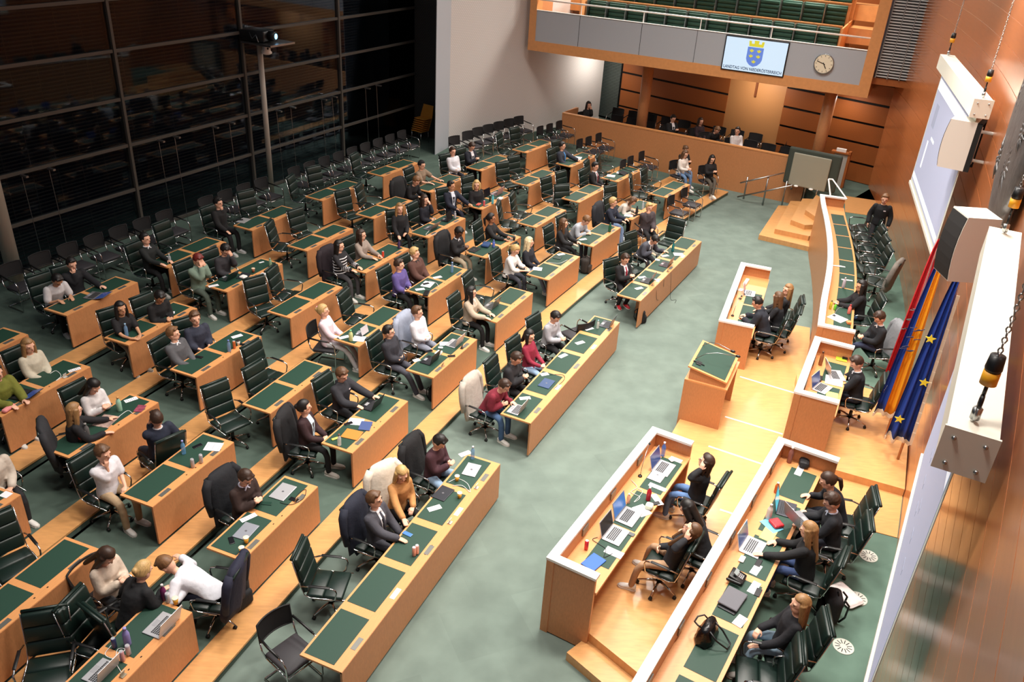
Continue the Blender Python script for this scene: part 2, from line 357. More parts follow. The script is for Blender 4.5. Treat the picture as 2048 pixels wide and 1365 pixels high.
# stepped floors and divider walls of the gallery seating
TZ=(4.32,4.92,5.55,6.2); TY=(1.35,2.25,3.15,4.05); TT=(5.68,6.30,6.95)
for t in range(4):
    y0=.5 if t==0 else TY[t-1]+.1
    gal('gallery_step',[(.27,GL-.3,y0,TY[t],TZ[t]-.5,TZ[t])],M_PARQ)
    if t<3: gal('gallery_divider',[(1.75,10.6+.05*t,TY[t],TY[t]+.05,TZ[t],TT[t]),(1.75,10.6+.05*t,TY[t]-.03,TY[t]+.09,TT[t]-.04,TT[t])],M_WOOD)
for s in (1.70,10.66): gal('gallery_divider',[(s,s+.05,.55,4.1,4.2,5.7)],M_WOOD)
gal('wall_gallery_back',[(0,GL,5.1,5.3,4,9)],M_DWOOD)
gal('wall_gallery_left',[(.0,.27,.5,5.3,4,9)],M_PANEL); gal('wall_gallery_right',[(GL-.27,GL,.5,5.3,4,9)],M_PANEL)
M_SEATG=mat('gallery_seat_green',(30,70,54),.6)
seat=MB(); seat.pad(-.33,.33,.40,.46,.1,1.3,.03)
for zz in (.2,.34,.48,.62,.76,.9,1.04,1.18): seat.pad(-.32,.32,.36,.42,zz-.055,zz+.055,.02)
seatb=seat.mesh('backrest',M_SEATG,True); s2=MB(); s2.pad(-.31,.31,.02,.38,.42,.5,.03); seats=s2.mesh('seat',M_SEATG,True)
s3=MB(); s3.box(-.35,-.335,.1,.46,.0,1.3); seatp=s3.mesh('side_panel',M_STEEL)
proto=None
for t in range(3):
    for j in range(12):
        s=2.15+j*.735; y0=TY[t]-.5
        p=G0+GD*s+GN*y0; lab='green ribbed gallery seat in row %s from the front, %s from the left'%(('one','two','three')[t],ORD[j])
        if proto is None:
            proto=thing('gallery_seat',lab,'seat',(p.x,p.y,TZ[t]),rad(-24.2),'green gallery seats'); obj('backrest',seatb,proto); obj('seat',seats,proto); obj('side_panel',seatp,proto)
        else: dup(proto,(p.x,p.y,TZ[t]),rad(-24.2),lab)
# glazed blind between the gallery and the wood wall
q=G0+GD*GL
o=thing('louvre_screen','grey slatted louvre screen between the gallery and the curved wood wall','screen',(q.x,q.y,0),rad(-24.2))
mb=MB(); z=4.45
while z<9: mb.box(.05,1.08,.25,.29,z,z+.03); z+=.085
obj('slat',mb.mesh('slat',mat('louvre_metal',(205,207,207),.5)),o)
for s in (.05,.4,.75): mb=MB(); mb.box(s,s+.03,.24,.3,4.4,9); obj('slat_rail',mb.mesh('slat_rail',M_STEEL),o)
mb=MB(); mb.box(.03,1.08,.45,.5,4.4,9); obj('backing',mb.mesh('backing',mat('screen_backing',(112,116,120),.6)),o)
gal('wall_soffit',[(GL,GL+1.1,.3,3,4.2,4.4)],M_DWOOD)
# gallery wall screen (monitor) and clock
def gp3(s,y,z): p=G0+GD*s+GN*y; return (p.x,p.y,z)
mo=thing('wall_monitor','lit monitor with a blue crest and one line of lettering on the gallery front','monitor',gp3(8.22,-.005,4.62),rad(-24.2))
mb=MB(); mb.pad(-1.04,1.04,-.03,.03,-.555,.555,.02); obj('bezel',mb.mesh('bezel',M_BLACK,True),mo)
M_SCR=mat('screen_glow',(160,175,190),.3,emit=(200,228,250),estr=.72)
mb=MB(); mb.box(-1.0,1.0,-.036,-.03,-.515,.515); obj('display',mb.mesh('display',M_SCR),mo)
M_CB=mat('crest_blue',(92,122,200),.5,emit=(92,125,205),estr=.55); M_CY=mat('crest_yellow',(205,200,60),.5,emit=(190,190,50),estr=.5)
def flat(mo,name,poly,m,y=-.04,th=.004):
    mb=MB(); n=len(poly)
    a=sum(poly[i][0]*poly[(i+1)%n][1]-poly[(i+1)%n][0]*poly[i][1] for i in range(n))
    if a<0: poly=poly[::-1]
    mb.add([(p[0],y,p[1]) for p in poly]+[(p[0],y+th,p[1]) for p in poly],[tuple(range(n))]+[(i,i+n,(i+1)%n+n,(i+1)%n) for i in range(n)]+[tuple(range(2*n-1,n-1,-1))]); return obj(name,mb.mesh(name,m),mo)
sh=[(-.26,.27),(.26,.27),(.26,-.1),(.22,-.2),(.13,-.29),(0,-.34),(-.13,-.29),(-.22,-.2),(-.26,-.1)]
flat(mo,'shield',sh,M_CB)
flat(mo,'mural_crown',[(-.23,.29),(.23,.29),(.25,.46),(.17,.46),(.16,.38),(.07,.38),(.08,.48),(-.08,.48),(-.07,.38),(-.16,.38),(-.17,.46),(-.25,.46)],M_CY)
for x,z in ((-.12,.16),(.12,.16),(-.12,-.01),(.12,-.01),(0,-.18)):
    flat(mo,'eagle',[(x-.07,z+.04),(x-.03,z+.01),(x-.015,z+.05),(x+.015,z+.05),(x+.03,z+.01),(x+.07,z+.04),(x+.05,z-.03),(x+.02,z-.03),(x,z-.06),(x-.02,z-.03),(x-.05,z-.03)],M_CY,-.045)
def text(s,size,m,parent,loc,rot,name='lettering',sx=1,ext=.002):
    cu=bpy.data.curves.new(name,'FONT'); cu.body=s; cu.size=size; cu.extrude=ext; cu.offset=size*.012; cu.align_x='CENTER'; cu.align_y='CENTER'; cu.materials.append(m)
    t=bpy.data.objects.new(name,cu); COL.objects.link(t); t.parent=parent; t.location=loc; t.rotation_euler=rot; t.scale=(sx,1,1); return t
TXT=text('LANDTAG VON NIEDERÖSTERREICH',.135,mat('crest_text',(30,52,92),.6),mo,(0,-.04,-.43),(PI/2,0,0),sx=.86)
ck=thing('wall_clock','round cream wall clock on the grey gallery front','clock',gp3(10.42,0,4.66),rad(-24.2))
mb=MB(); mb.lathe([(.31,-.02),(.31,.04),(.29,.05),(.28,.04)],32,M=Matrix.Rotation(PI/2,4,'X')); obj('case',mb.mesh('case',M_STEEL,True),ck)
mb=MB(); mb.lathe([(.285,.038),(.285,.042)],32,M=Matrix.Rotation(PI/2,4,'X')); obj('dial',mb.mesh('dial',mat('dial_cream',(232,222,196),.5)),ck)
mb=MB()
for h in range(12): mb.box(-.006,.006,-.046,-.043,.215,.26,M=Matrix.Rotation(h*PI/6,4,'Y'))
obj('hour_mark',mb.mesh('hour_mark',M_BLACK),ck)
for n_,ang,l,w in (('hour_hand',148,.16,.012),('minute_hand',-72,.24,.009)):
    mb=MB(); mb.box(-w,w,-.052,-.047,-.04,l,M=Matrix.Rotation(rad(ang),4,'Y')); obj(n_,mb.mesh(n_,M_BLACK),ck)
# ================================================================ rostrum: platforms, steps
def pl(*q): return [(p.x,p.y) if isinstance(p,Vector) else p for p in q]
P1O,P1Y=Vector((.636,8.363)),rad(61.2); P3O=Vector((4.31,15.78)); P3Y=rad(70.5)
P2F=Vector((4.34,11.1)); P2Y=rad(60.1)
P4N,P4F=at(1588,783,1.9),at(1630,672,1.9)
P4Y=math.atan2(P4F.y-P4N.y,P4F.x-P4N.x)
P5=[Vector(p) for p in ((6.16,15.22),(6.59,16.45),(7.02,17.6),(7.44,18.8),(7.84,20.15),(8.22,21.65),(8.55,23.1),(8.77,23.95))]
def catm(ps,n=6):
    out=[]; q=[2*ps[0]-ps[1]]+list(ps)+[2*ps[-1]-ps[-2]]
    for i in range(1,len(q)-2):
        for k in range(n):
            t=k/n; a,b,c,d=q[i-1],q[i],q[i+1],q[i+2]
            out.append(.5*((2*b)+(c-a)*t+(2*a-5*b+4*c-d)*t*t+(3*b-a-3*c+d)*t**3))
    return out+[ps[-1]]
u1=Vector((math.cos(P1Y),math.sin(P1Y))); v1=Vector((u1.y,-u1.x)); u2=Vector((math.cos(P2Y),math.sin(P2Y))); v2=Vector((u2.y,-u2.x))
P2N=P2F-u2*9.2
j1=P1O+v1*.05+u1*0; 
def walk(n,poly,z0,z1,m,top=True):
    mb=MB(); mb.prism(poly,z0,z1); return struct(n,mb,m)
u3=Vector((math.cos(P3Y),math.sin(P3Y))); v3=Vector((u3.y,-u3.x))
walk('floor',pl(P1O+v1*.72+u1*.06,P1O+v1*.3+u1*.2,P1O+v1*.05+u1*3.7,Vector((3.3,13.45)),P3O+v3*.1,P3O+v3*.1+u3*2.7,at(1620,656,.3),P5[0]+Vector((.1,-.1)),P4N.xy,P2F,P2N+u2*4.75),.0,.3,M_PARQ)
a=P1O+v1*.72+u1*.06; b=P2N+u2*4.75
d1=(b-a).normalized(); n1=Vector((d1.y,-d1.x))
walk('floor',pl(a-d1*.06,b+d1*0,b+n1*.36,a+n1*.36-d1*.06),.0,.15,M_PARQ)
# upper platform behind the government benches
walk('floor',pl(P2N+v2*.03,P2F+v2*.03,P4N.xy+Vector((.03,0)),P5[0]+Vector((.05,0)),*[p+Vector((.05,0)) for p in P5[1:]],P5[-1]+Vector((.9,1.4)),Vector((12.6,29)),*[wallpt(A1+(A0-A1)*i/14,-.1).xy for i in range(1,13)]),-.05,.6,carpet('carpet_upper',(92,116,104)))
e0,e1=at(1641,932,.75),at(1797,976,.75); g0,g1=at(1640,752,.75),at(1776,788,.75); 
w0,w1=wallpt(math.atan2(e1.y-WC.y,e1.x-WC.x),.01),wallpt(math.atan2(g1.y-WC.y,g1.x-WC.x),.01)
walk('floor',pl(P4N.xy+Vector((.04,-.9)),e0,e1,w0,w1,g1,g0,P4F.xy+Vector((.04,.5))),.55,.75,M_PARQ)
h0,h1=at(1660,1040,.61),at(1798,1077,.61); w2=wallpt(math.atan2(h1.y-WC.y,h1.x-WC.x),.01)
walk('trim_4',pl(e0,h0,h1,w2,w0,e1),.58,.612,M_PARQ)
walk('trim_4',pl(at(1690,392,.61),at(1757,402,.61),at(1745,432,.61),at(1690,424,.61)),.58,.612,M_PARQ)
# kerb block along the wall by the flags
k0,k1=at(1800,880,.9),at(1820,985,.9)
# white joint strips in the parquet
for p,q in (((1417,893),(1533,932)),((1450,834),(1565,869)),((1480,754),(1600,790)),((1440,1020),(1500,1040))):
    A,B=at(*p,.3),at(*q,.3); d=(B-A).normalized()*.02; n=Vector((-d.y,d.x,0)); walk('trim_5',pl(A+n,B+n,B-n,A-n),.29,.304,M_WHITE)
# stairs at the far end
sb=[(at(1518,470,.15),at(1557,411,.15)),(at(1550,458,.3),at(1581,402,.3)),(at(1582,440,.45),at(1605,397,.45)),(at(1611,420,.6),at(1632,390,.6))]
for i,(A,B) in enumerate(sb):
    nx=(Vector((8.66,23.45+.55*i,0)))
    if i<3: poly=pl(A,B,B+Vector((1.6,.1,0)),Vector((10.3,25,0)),nx+Vector((.1,0,0)))
    else: poly=pl(A,B,B+Vector((1.3,.2,0)),Vector((10.6,26,0)),Vector((9.3,24.5,0)))
    walk('floor',poly,0,.15*(i+1)-.001*i,M_PARQ)
# ================================================================ rostrum benches
def bench(name,label,path,capz,fz,dz,pads,depth=.74,capw=.13,endw=.72,clip=(0,0)):
    "path: outer line in plan from the near end to the far end"
    t=thing(name,label,'desk',(path[0].x,path[0].y,fz)); o=path[0]
    P=[p-o for p in path]; n=len(P)
    T=[(P[min(i+1,n-1)]-P[max(i-1,0)]).normalized() for i in range(n)]; N=[Vector((d.y,-d.x)) for d in T]
    acc=[0]
    for i in range(1,n): acc.append(acc[-1]+(P[i]-P[i-1]).length)
    L=acc[-1]
    def pt(s,v):
        for i in range(1,n):
            if s<=acc[i] or i==n-1:
                k=(s-acc[i-1])/(acc[i]-acc[i-1]); return P[i-1].lerp(P[i],k)+N[i-1].lerp(N[i],k).normalized()*v
    def slab(nm,s0,s1,v0,v1,z0,z1,m,par=t,bev=0):
        mb=MB(); c=max(1,int((s1-s0)/.4)) if n>3 else 1
        for i in range(c):
            a,b=s0+(s1-s0)*i/c,s0+(s1-s0)*(i+1)/c
            q=[pt(a,v0),pt(b,v0),pt(b,v1),pt(a,v1)]; mb.prism([tuple(p) for p in q],z0-fz,z1-fz)
        return obj(nm,mb.mesh(nm,m),par)
    slab('front_panel',0,L,.01,capw-.01,fz-(.3 if fz<.5 else fz-.0),capz-.04,M_PANEL)
    slab('top_rail',0,L,0,capw,capz-.04,capz,M_WHITE)
    for s0,s1 in ((0.01,.06),(L-.06,L-.01)): slab('end_panel',s0,s1,capw-.01,endw,fz if fz>.5 else 0.02,capz-.04,M_PANEL)
    for s0,s1 in ((0,capw),(L-capw,L)): slab('end_rail',s0,s1,capw-.001,endw+.01,capz-.04,capz,M_WHITE)
    slab('desk_top',.06,L-.06,capw-.02,depth,dz-.04,dz,M_WOOD)
    for s0,s1 in pads: slab('desk_pad',s0,s1,.34,depth-.05,dz-.001,dz+.004,M_MAT)
    for s0,s1 in pads:
        c=(s0+s1)/2; slab('socket_panel',c-.09,c+.09,capw-.012,capw+.008,dz+.07,dz+.19,M_PLATE)
    return t,pt
S=lambda o,y,l:[o,o+Vector((math.cos(y),math.sin(y)))*l]
bench('rostrum_bench','long low rostrum desk with white top rail in the right foreground, beside two wooden steps',S(P1O,P1Y,3.72),1.34,.3,1.05,[(.55,1.35),(1.45,2.35),(2.45,3.4)])
bench('rostrum_bench','small rostrum desk with white top rail behind the lectern, by the open green floor',S(P3O,P3Y,3.48),1.34,.3,1.05,[(.1,.85),(.92,1.65),(1.72,2.4)])
bench('rostrum_bench','long desk with broad white top rail running out of the frame at the bottom right',S(P2N,P2Y,9.2),1.65,.6,1.35,[(9.2-a-.82,9.2-a) for a in (.25,1.2,2.15,3.1,4.05,5.0,5.95)],depth=.78,endw=.95)
bench('rostrum_bench','short presiding desk with white top rail in front of the flags',[P4N.xy,P4F.xy],1.9,.75,1.6,[(.2,1.05),(1.2,2.0)],depth=.74,endw=.72)
p5=catm(P5,4)
bench('rostrum_bench','long curved desk with grey top rail and nine green pads before the curved wall',p5,1.65,.6,1.35,[(.28+.9*i,.28+.9*i+.84) for i in range(9)],depth=.74,endw=.72)
# lectern
lp=Vector((3.27,13.52)); ly=math.atan2(14.65-13.47,3.78-3.28)
t=thing('lectern','tall wooden lectern with sloping green top and two gooseneck microphones','lectern',(3.27,13.5,0),ly)
# local x along the front (towards the far side), local y negative = behind, towards the speaker
def lb(nm,*bx,m=M_PANEL,M=None):
    mb=MB()
    for b in bx: mb.box(*b,M=M)
    return obj(nm,mb.mesh(nm,m),t)
lb('front_panel',(0,1.2,-.06,0,.02,1.17))
lb('side_panel',(0,.05,-.78,-.06,.3,1.16)); lb('side_panel',(1.15,1.2,-.78,-.06,.3,1.16))
lb('shelf',(.05,1.15,-.74,-.06,.86,.89),m=M_WOOD)
lb('ledge',(0,1.2,-.8,0,1.16,1.19),m=M_WOOD)
sl=Matrix.Translation((.02,-.02,1.47))@Matrix.Rotation(rad(11),4,'X')
mb=MB(); mb.rings([[(x,-.74,1.19),(x,-.06,1.19),(x,-.06,1.44),(x,-.74,1.31)] for x in (.05,1.15)]); obj('top_box',mb.mesh('top_box',M_PANEL,recalc=True),t)
lb('top_board',(0,1.16,-.76,0,-.03,.0),m=M_WOOD,M=sl)
lb('writing_pad',(.05,1.11,-.71,-.05,0,.006),m=M_MAT,M=sl)
lb('holder',(.16,.30,-.2,-.1,.006,.02),(.22,.24,-.26,-.04,.006,.024),m=M_BLACK,M=sl)
for a,b in (((.95,-.05),(.62,-.62)),((.35,-.05),(.52,-.74))):
    mb=MB(); A=sl@Vector((a[0],a[1],0)); B=sl@Vector((b[0],b[1],.32)); C_=A.lerp(B,.5)+Vector((0,0,.1)); mb.tube([A,A.lerp(C_,.5)+Vector((0,0,.05)),C_,B],.006,6); mb.ball((B.x,B.y,B.z),(.028,.05,.028),8,6,1); obj('microphone',mb.mesh('microphone',[M_STEEL,M_BLACK],True),t)
# ================================================================ things on the curved wall
M_PROJ=mat('projection_surface',(160,166,190),.6,emit=(205,214,242),estr=.24); M_PROJ2=mat('projection_bright',(245,250,255),.6,emit=(235,242,255),estr=.5)
M_HOUS=mat('housing_cream',(226,224,210),.45)
def pscreen(label,N,F,zt,zb,extra):
    N=Vector(N);F=Vector(F); d=(F-N); L=d.length; a=math.atan2(d.y,d.x); t=thing('projection_screen',label,'screen',(N.x,N.y,0),a)
    mb=MB(); mb.box(-.1,L+.1,-.16,.14,zt-.3,zt); mb.box(-.12,-.1,-.17,.15,zt-.31,zt+.01); obj('housing',mb.mesh('housing',M_HOUS),t)
    mb=MB(); 
    for y,z in ((-.1,zt-.25),(.08,zt-.25),(-.1,zt-.06),(.08,zt-.06)): mb.ball((-.125,y,z),.016,8,5)
    obj('bolt',mb.mesh('bolt',M_STEEL,True),t)
    mb=MB(); mb.box(0,L,.0,.006,zb,zt-.3); obj('border',mb.mesh('border',mat('screen_border',(215,222,214),.6)),t)
    mb=MB(); mb.box(.1,L-.1,.007,.01,zb+.1,zt-.42); obj('picture',mb.mesh('picture',M_PROJ),t)
    mb=MB(); mb.box(-.02,L+.02,-.03,.03,zb-.07,zb); obj('weight_bar',mb.mesh('weight_bar',M_HOUS),t)
    for b in extra(L): mb=MB(); mb.box(b[0],b[1],.0105,.012,b[2],b[3]); obj('projected_mark',mb.mesh('projected_mark',b[4]),t)
    for s in (0.05,L-.05):
        mb=MB(); mb.tube([(s,0,zt+.02),(s,0,zt+.1)],.03,8); mb.tube([(s+.05*math.cos(q*.63),0,zt+.07+.05*math.sin(q*.63)) for q in range(11)],.012,6); obj('eye_bolt',mb.mesh('eye_bolt',M_STEEL,True),t)
        h=thing('chain_hoist','black and yellow hoist hook above the %s end of the %s projection screen'%('near' if s<1 else 'far','near' if N.x<4 else 'far'),'hoist',tuple(t.matrix_basis@Vector((s,0,zt+.1))),a)
        mb=MB(); mb.tube([(.03*math.cos(q),0,.04+.05*math.sin(q)) for q in [x*.5 for x in range(-3,9)]],.014,7); mb.tube([(0,0,.09),(0,0,.2)],.012,6); obj('hook',mb.mesh('hook',M_BLACK,True),h)
        mb=MB(); mb.lathe([(.05,.18),(.05,.27)],14); obj('collar',mb.mesh('collar',mat('hoist_yellow',(226,160,30),.45),True),h)
        mb=MB(); mb.lathe([(.045,.27),(.052,.29),(.045,.38)],14); obj('cap',mb.mesh('cap',M_BLACK,True),h)
        mb=MB(); z=.38; k=0
        while z<(4.5 if N.x<4 else 4.2):
            R=Matrix.Translation((0,0,z))@Matrix.Rotation(PI/2*(k%2),4,'Z'); mb.tube([(.014*math.cos(q*PI/3),0,.022*math.sin(q*PI/3)) for q in range(7)],.005,4,M=R); z+=.036; k+=1
        obj('chain',mb.mesh('chain',M_STEEL,True),h)
def ex1(L):
    r=random.Random(3); out=[(.12,L-.12,5.62,5.86,M_PROJ2),(.12,L-.12,3.6,3.72,M_PROJ2)]
    m=mat('projected_grey',(150,158,180),.6,emit=(120,128,150),estr=.45)
    out+=[(L-1.0,L-.6,4.9,5.4,m),(L-.9,L-.75,4.0,4.6,M_PROJ2),(L-1.6,L-1.1,4.7,4.76,M_PROJ2)]
    return out
pscreen('lit roll-down projection screen hanging at the far end of the curved wood wall',(7.86,14.95),(9.28,19.7),6.33,3.45,ex1)
pscreen('lit projection screen seen edge-on in the right foreground under its long white housing',(2.93,4.46),(4.93,8.16),6.3,3.5,lambda L:[(.1,L-.1,5.7,5.86,M_PROJ2)]+[(1+.3*i,1.18+.3*i,4.2+.12*(i%3),4.26+.12*(i%3),mat('projected_grey',(150,158,180),.6)) for i in range(6)])
def speaker(label,p,a,sc,rear):
    t=thing('loudspeaker',label,'loudspeaker',p,a); t.scale=sc # faces local -x
    mb=MB(); r=[]
    for z in [i/6 for i in range(7)]:
        bow=.06*(1-(2*z-1)**2); r.append([(-.3-bow,-.28,z-.5),(.3,-.28,z-.5),(.3,.28,z-.5),(-.3-bow,.28,z-.5)])
    mb.rings(r); obj('cabinet',mb.mesh('cabinet',mat('speaker_cream',(206,200,190),.6)),t)
    mb=MB(); r=[]
    for z in [i/6 for i in range(7)]:
        bow=.06*(1-(2*z-1)**2); z=.02+z*.96; r.append([(-.315-bow,-.265,z-.5),(-.3-bow,-.265,z-.5),(-.3-bow,.265,z-.5),(-.315-bow,.265,z-.5)])
    mb.rings(r); obj('grille',mb.mesh('grille',mat('grille_black',(30,28,28),.8,noise=.3,nscale=200)),t)
    if rear:
        mb=MB(); mb.box(.3,.31,-.22,.22,-.4,.4); mb.box(.3,.42,-.28,-.24,-.5,.5); mb.box(.3,.42,.24,.28,-.5,.5); mb.box(.3,.42,-.28,.28,.47,.5); obj('rear_recess',mb.mesh('rear_recess',M_DARK),t)
    mb=MB()
    for zz in (.3,-.3): mb.tube([(.3,0,zz),(1.15 if rear else .6,0,zz)],.035,8)
    mb.box(.34,.4,-.08,.08,-.38,.38); mb.tube([(.38,-.2,-.35),(.38,.0,-.1),(.38,.2,-.35)],.012,6); obj('bracket',mb.mesh('bracket',mat('bracket_cream',(214,204,192),.5),True),t)
    return t
q=at(1919,286,5.5); speaker('grey loudspeaker on a steel bracket in front of the far projection screen',(q.x,q.y,5.5),rad(-34),(.72,.8,.86),1)
q=at(1934,490,5.5); speaker('large cream loudspeaker with black grille beside the far end of the near screen housing',(q.x,q.y,5.5),rad(0),(.68,.74,.84),0)
# metal relief
ec=oc=None
ea=math.atan2(10.9-WC.y,6.35-WC.x); p=wallpt(ea,.16,6.95)
t=thing('wall_relief','large round grey metal relief with fanned feather forms on the curved wall','relief',tuple(p),ea+PI)  # local x away from wall
mb=MB(); R_=Matrix.Rotation(PI/2,4,'Y'); mb.lathe([(1.55,-.1),(1.6,-.03),(1.5,.03),(1.2,.07),(.6,.1),(.02,.1)],48,M=R_); M_RELF=mat('relief_metal',(120,118,118),.42,.7,noise=.35,nscale=6,bump=.5,bscale=18)
obj('disc',mb.mesh('disc',M_RELF,True),t)
rr=random.Random(5)
for cy,cz,n,l in ((-.5,.15,20,.5),(.45,-.55,16,.36),(.55,.6,18,.42),(-.75,-.75,13,.3),(-.2,1.0,14,.32),(.95,-.05,12,.28)):
    mb=MB()
    for i in range(n):
        a=2*PI*i/n; ll=l*(.7+.5*rr.random()); mb.tube([(.07,cy+.05*math.cos(a),cz+.05*math.sin(a)),(.09,cy+ll*.5*math.cos(a+.15),cz+ll*.5*math.sin(a+.15)),(.07,cy+ll*math.cos(a+.3),cz+ll*math.sin(a+.3))],[(.01,.008),(.034,.014),(.01,.006)],6,up=(1,0,0))
    obj('feather_fan',mb.mesh('feather_fan',M_RELF,True),t)
# flags
def flag(label,base,top,zb,bands,w,ph,fr,stars=0,crest=None):
    x,y=base; t=thing('flag',label,'flag',(x,y,.6),rad(-20))
    mb=MB(); mb.tube([(0,0,0),(0,0,top-.6)],.022,8); mb.lathe([(.1,0),(.1,.03),(.03,.05)],12); obj('pole',mb.mesh('pole',mat('pole_wood',(196,140,96),.4),True),t)
    cum=[0]
    for b in bands: cum.append(cum[-1]+b[0])
    tot=cum[-1]; nz=16
    def P(u,k):
        f=k/nz; z=(top-.65)-(top-.6-zb)*f - .0; ww=.07+w*(f**.65); d=.035+.05*f
        uu=-ww*.95+ww*1.15*u; return (uu,-.04-d*math.sin(u*PI*5+ph+f*1.2)-.05*f,z-.12*f*abs(math.sin(u*PI*2+ph)))
    for bi,(bw_,m) in enumerate(bands):
        u0,u1=cum[bi]/tot,cum[bi+1]/tot; nu=max(3,int(26*(u1-u0))); mb=MB()
        vs=[P(u0+(u1-u0)*i/nu,k) for k in range(nz+1) for i in range(nu+1)]; vs+=[(a,b+.008,c) for a,b,c in vs]; n2=(nu+1)*(nz+1)
        fs=[]
        for k in range(nz):
            for i in range(nu):
                q=k*(nu+1)+i; fs.append((q,q+nu+1,q+nu+2,q+1)); fs.append((q+n2,q+1+n2,q+nu+2+n2,q+nu+1+n2))
        for i in range(nu): a=nz*(nu+1)+i; fs.append((a,a+n2,a+1+n2,a+1))
        mb.add(vs,fs); obj('cloth_stripe' if len(bands)>1 else 'cloth',mb.mesh('cloth',m,True),t)
    mb=MB()
    for i in range(40):
        p=P(i/39,nz); mb.box(p[0]-.012,p[0]+.012,p[1]-.006,p[1]+.006,p[2]-.07,p[2])
    if fr:
        mb2=MB()
        for k in range(3,nz+1):
            p=P(1.0,k); mb.box(p[0],p[0]+.05,p[1]-.006,p[1]+.006,p[2]-.05,p[2]+.2)
    obj('fringe',mb.mesh('fringe',mat('fringe_white',(222,205,180),.8)),t)
    ms=mat('star_yellow',(236,216,60),.6)
    for s in range(stars):
        p=P(.25+.5*(s%2),6+4*s); q=[]
        for i in range(10):
            r=.085 if i%2==0 else .036; q.append((p[0]+r*math.cos(PI/2+i*PI/5),p[2]+r*math.sin(PI/2+i*PI/5)))
        mb=MB(); yy=min(p[1],-.1)-.03; mb.add([(a,yy,b) for a,b in q]+[(a,yy+.01,b) for a,b in q],[tuple(range(9,-1,-1)),tuple(range(10,20))]+[(i,(i+1)%10,(i+1)%10+10,i+10) for i in range(10)]); obj('star',mb.mesh('star',ms),t)
    if crest:
        mb=MB(); rr=random.Random(1)
        for i in range(14): p=P(.15+.7*rr.random(),7+int(3*rr.random())); mb.tube([(p[0]-.05,-.16,p[2]),(p[0],-.165,p[2]+.04*rr.random()),(p[0]+.05,-.16,p[2]+.03)],.008,4)
        obj('crest',mb.mesh('crest',crest),t)
FR=mat('flag_red',(196,34,44),.75); FW=mat('flag_white',(230,222,226),.75); FB=mat('flag_blue',(28,62,150),.75); FY=mat('flag_yellow',(240,164,22),.75)
flag('red and white flag with dark crest, hindmost of the three by the curved wall',at(1776,812,.95).xy,4.35,.85,[(1,FR),(.5,FW),(.7,FR)],.2,.3,False,0,M_BLACK)
flag('blue and yellow flag with dark crest, middle of the three by the curved wall',at(1776,858,.95).xy,4.35,.85,[(.8,FB),(1.3,FY)],.27,1.2,False,0,mat('crest_navy',(40,36,70),.7))
flag('deep blue flag with yellow stars and pale fringe, nearest of the three',at(1802,900,.95).xy,4.35,.75,[(1,FB)],.26,2.1,True,3)
# floor vents
for i,q in enumerate(((1737,1112),(1715,1197),(1687,1293))):
    p=at(*q,.612); mb=MB(); mb.lathe([(.135,-.01),(.135,.004),(.125,.006)],28)
    t=thing('floor_vent','round pale slotted vent in the green floor, %s'%('farthest of the three','middle one of the three','nearest of the three')[i],'vent',(p.x,p.y,.604),0,'round floor vents')
    obj('disc',mb.mesh('disc',mat('vent_grey',(196,198,188),.5)),t); mb=MB()
    for k in range(12): mb.box(.045,.11,-.005,.005,.0,.0075,M=Matrix.Rotation(k*PI/6,4,'Z'))
    obj('slot',mb.mesh('slot',M_DARK),t)
# board on the landing, hand rails
t=thing('folding_board','large pale grey board with a dark surround beside the far stairs','board',(0,0,0))
def quadslab(nm,p0,p1,z0,z1,th,m,par):
    p0=Vector(p0);p1=Vector(p1);d=(p1-p0);L=d.length;a=math.atan2(d.y,d.x); mb=MB(); mb.pad(0,L,-th/2,th/2,z0,z1,.06 if th<.2 else .01); o=obj(nm,mb.mesh(nm,m,False),par); o.location=(p0.x,p0.y,0); o.rotation_euler=(0,0,a); return o
M_BGREY=mat('board_grey',(150,148,132),.5); M_BDARK=mat('board_dark',(58,66,58),.7)
w0=at(1578,372,.62); w1=at(1651,388,.62); _n=(w1-w0).normalized(); _n=Vector((-_n.y,_n.x,0))*.26; w0-=_n; w1-=_n
quadslab('board_face',(w0.x,w0.y),(w1.x,w1.y),.75,1.85,.06,M_BGREY,t)
dd=(w1-w0).normalized(); nn=Vector((-dd.y,dd.x,0)); quadslab('surround',(w0-dd*.2+nn*.1).xy,(w1+dd*.3+nn*.1).xy,.75,2.0,.12,M_BDARK,t)
mb=MB(); 
for s in (.3,.8): q=w0+dd*s-nn*.06; mb.ball((q.x,q.y,.76),(.08,.08,.03),8,6)
obj('clamp',mb.mesh('clamp',M_WHITE,True),t)
mb=MB()
for s in (.15,1.0): q=w0+dd*s; mb.tube([(q.x,q.y,.6),(q.x,q.y,.8)],.03,8)
obj('foot',mb.mesh('foot',M_STEEL,True),t)
def rail(label,pts,posts):
    t=thing('hand_rail',label,'railing',(0,0,0)); mb=MB(); mb.tube(pts,.025,8); obj('rail',mb.mesh('rail',M_STEEL,True),t)
    for p,z0,z1 in posts: mb=MB(); mb.tube([(p.x,p.y,z0),(p.x,p.y,z1)],.028,8); obj('post',mb.mesh('post',M_STEEL,True),t)
A=at(1487,400,0);B=at(1525,412,0);
ra=at(1480,366,.75); rb=at(1568,346,1.3)
rail('straight steel hand rail standing by the parapet, upper of the two',[tuple(at(1480,366,.72)),tuple(at(1568,346,1.2))],[(at(1487,398,0),0,.78),(at(1525,411,0),0,1.0)])
rail('sloping steel hand rail of the far stairs, lower of the two',[tuple(at(1475,394,.1)),tuple(at(1585,371,1.0))],[(at(1564,408,0.1),0,.9),(at(1606,398,.3),.3,.95)])
t=thing('stand_pillar','pale narrow pillar with wooden edge standing beside the grey board','pillar',(0,0,0))
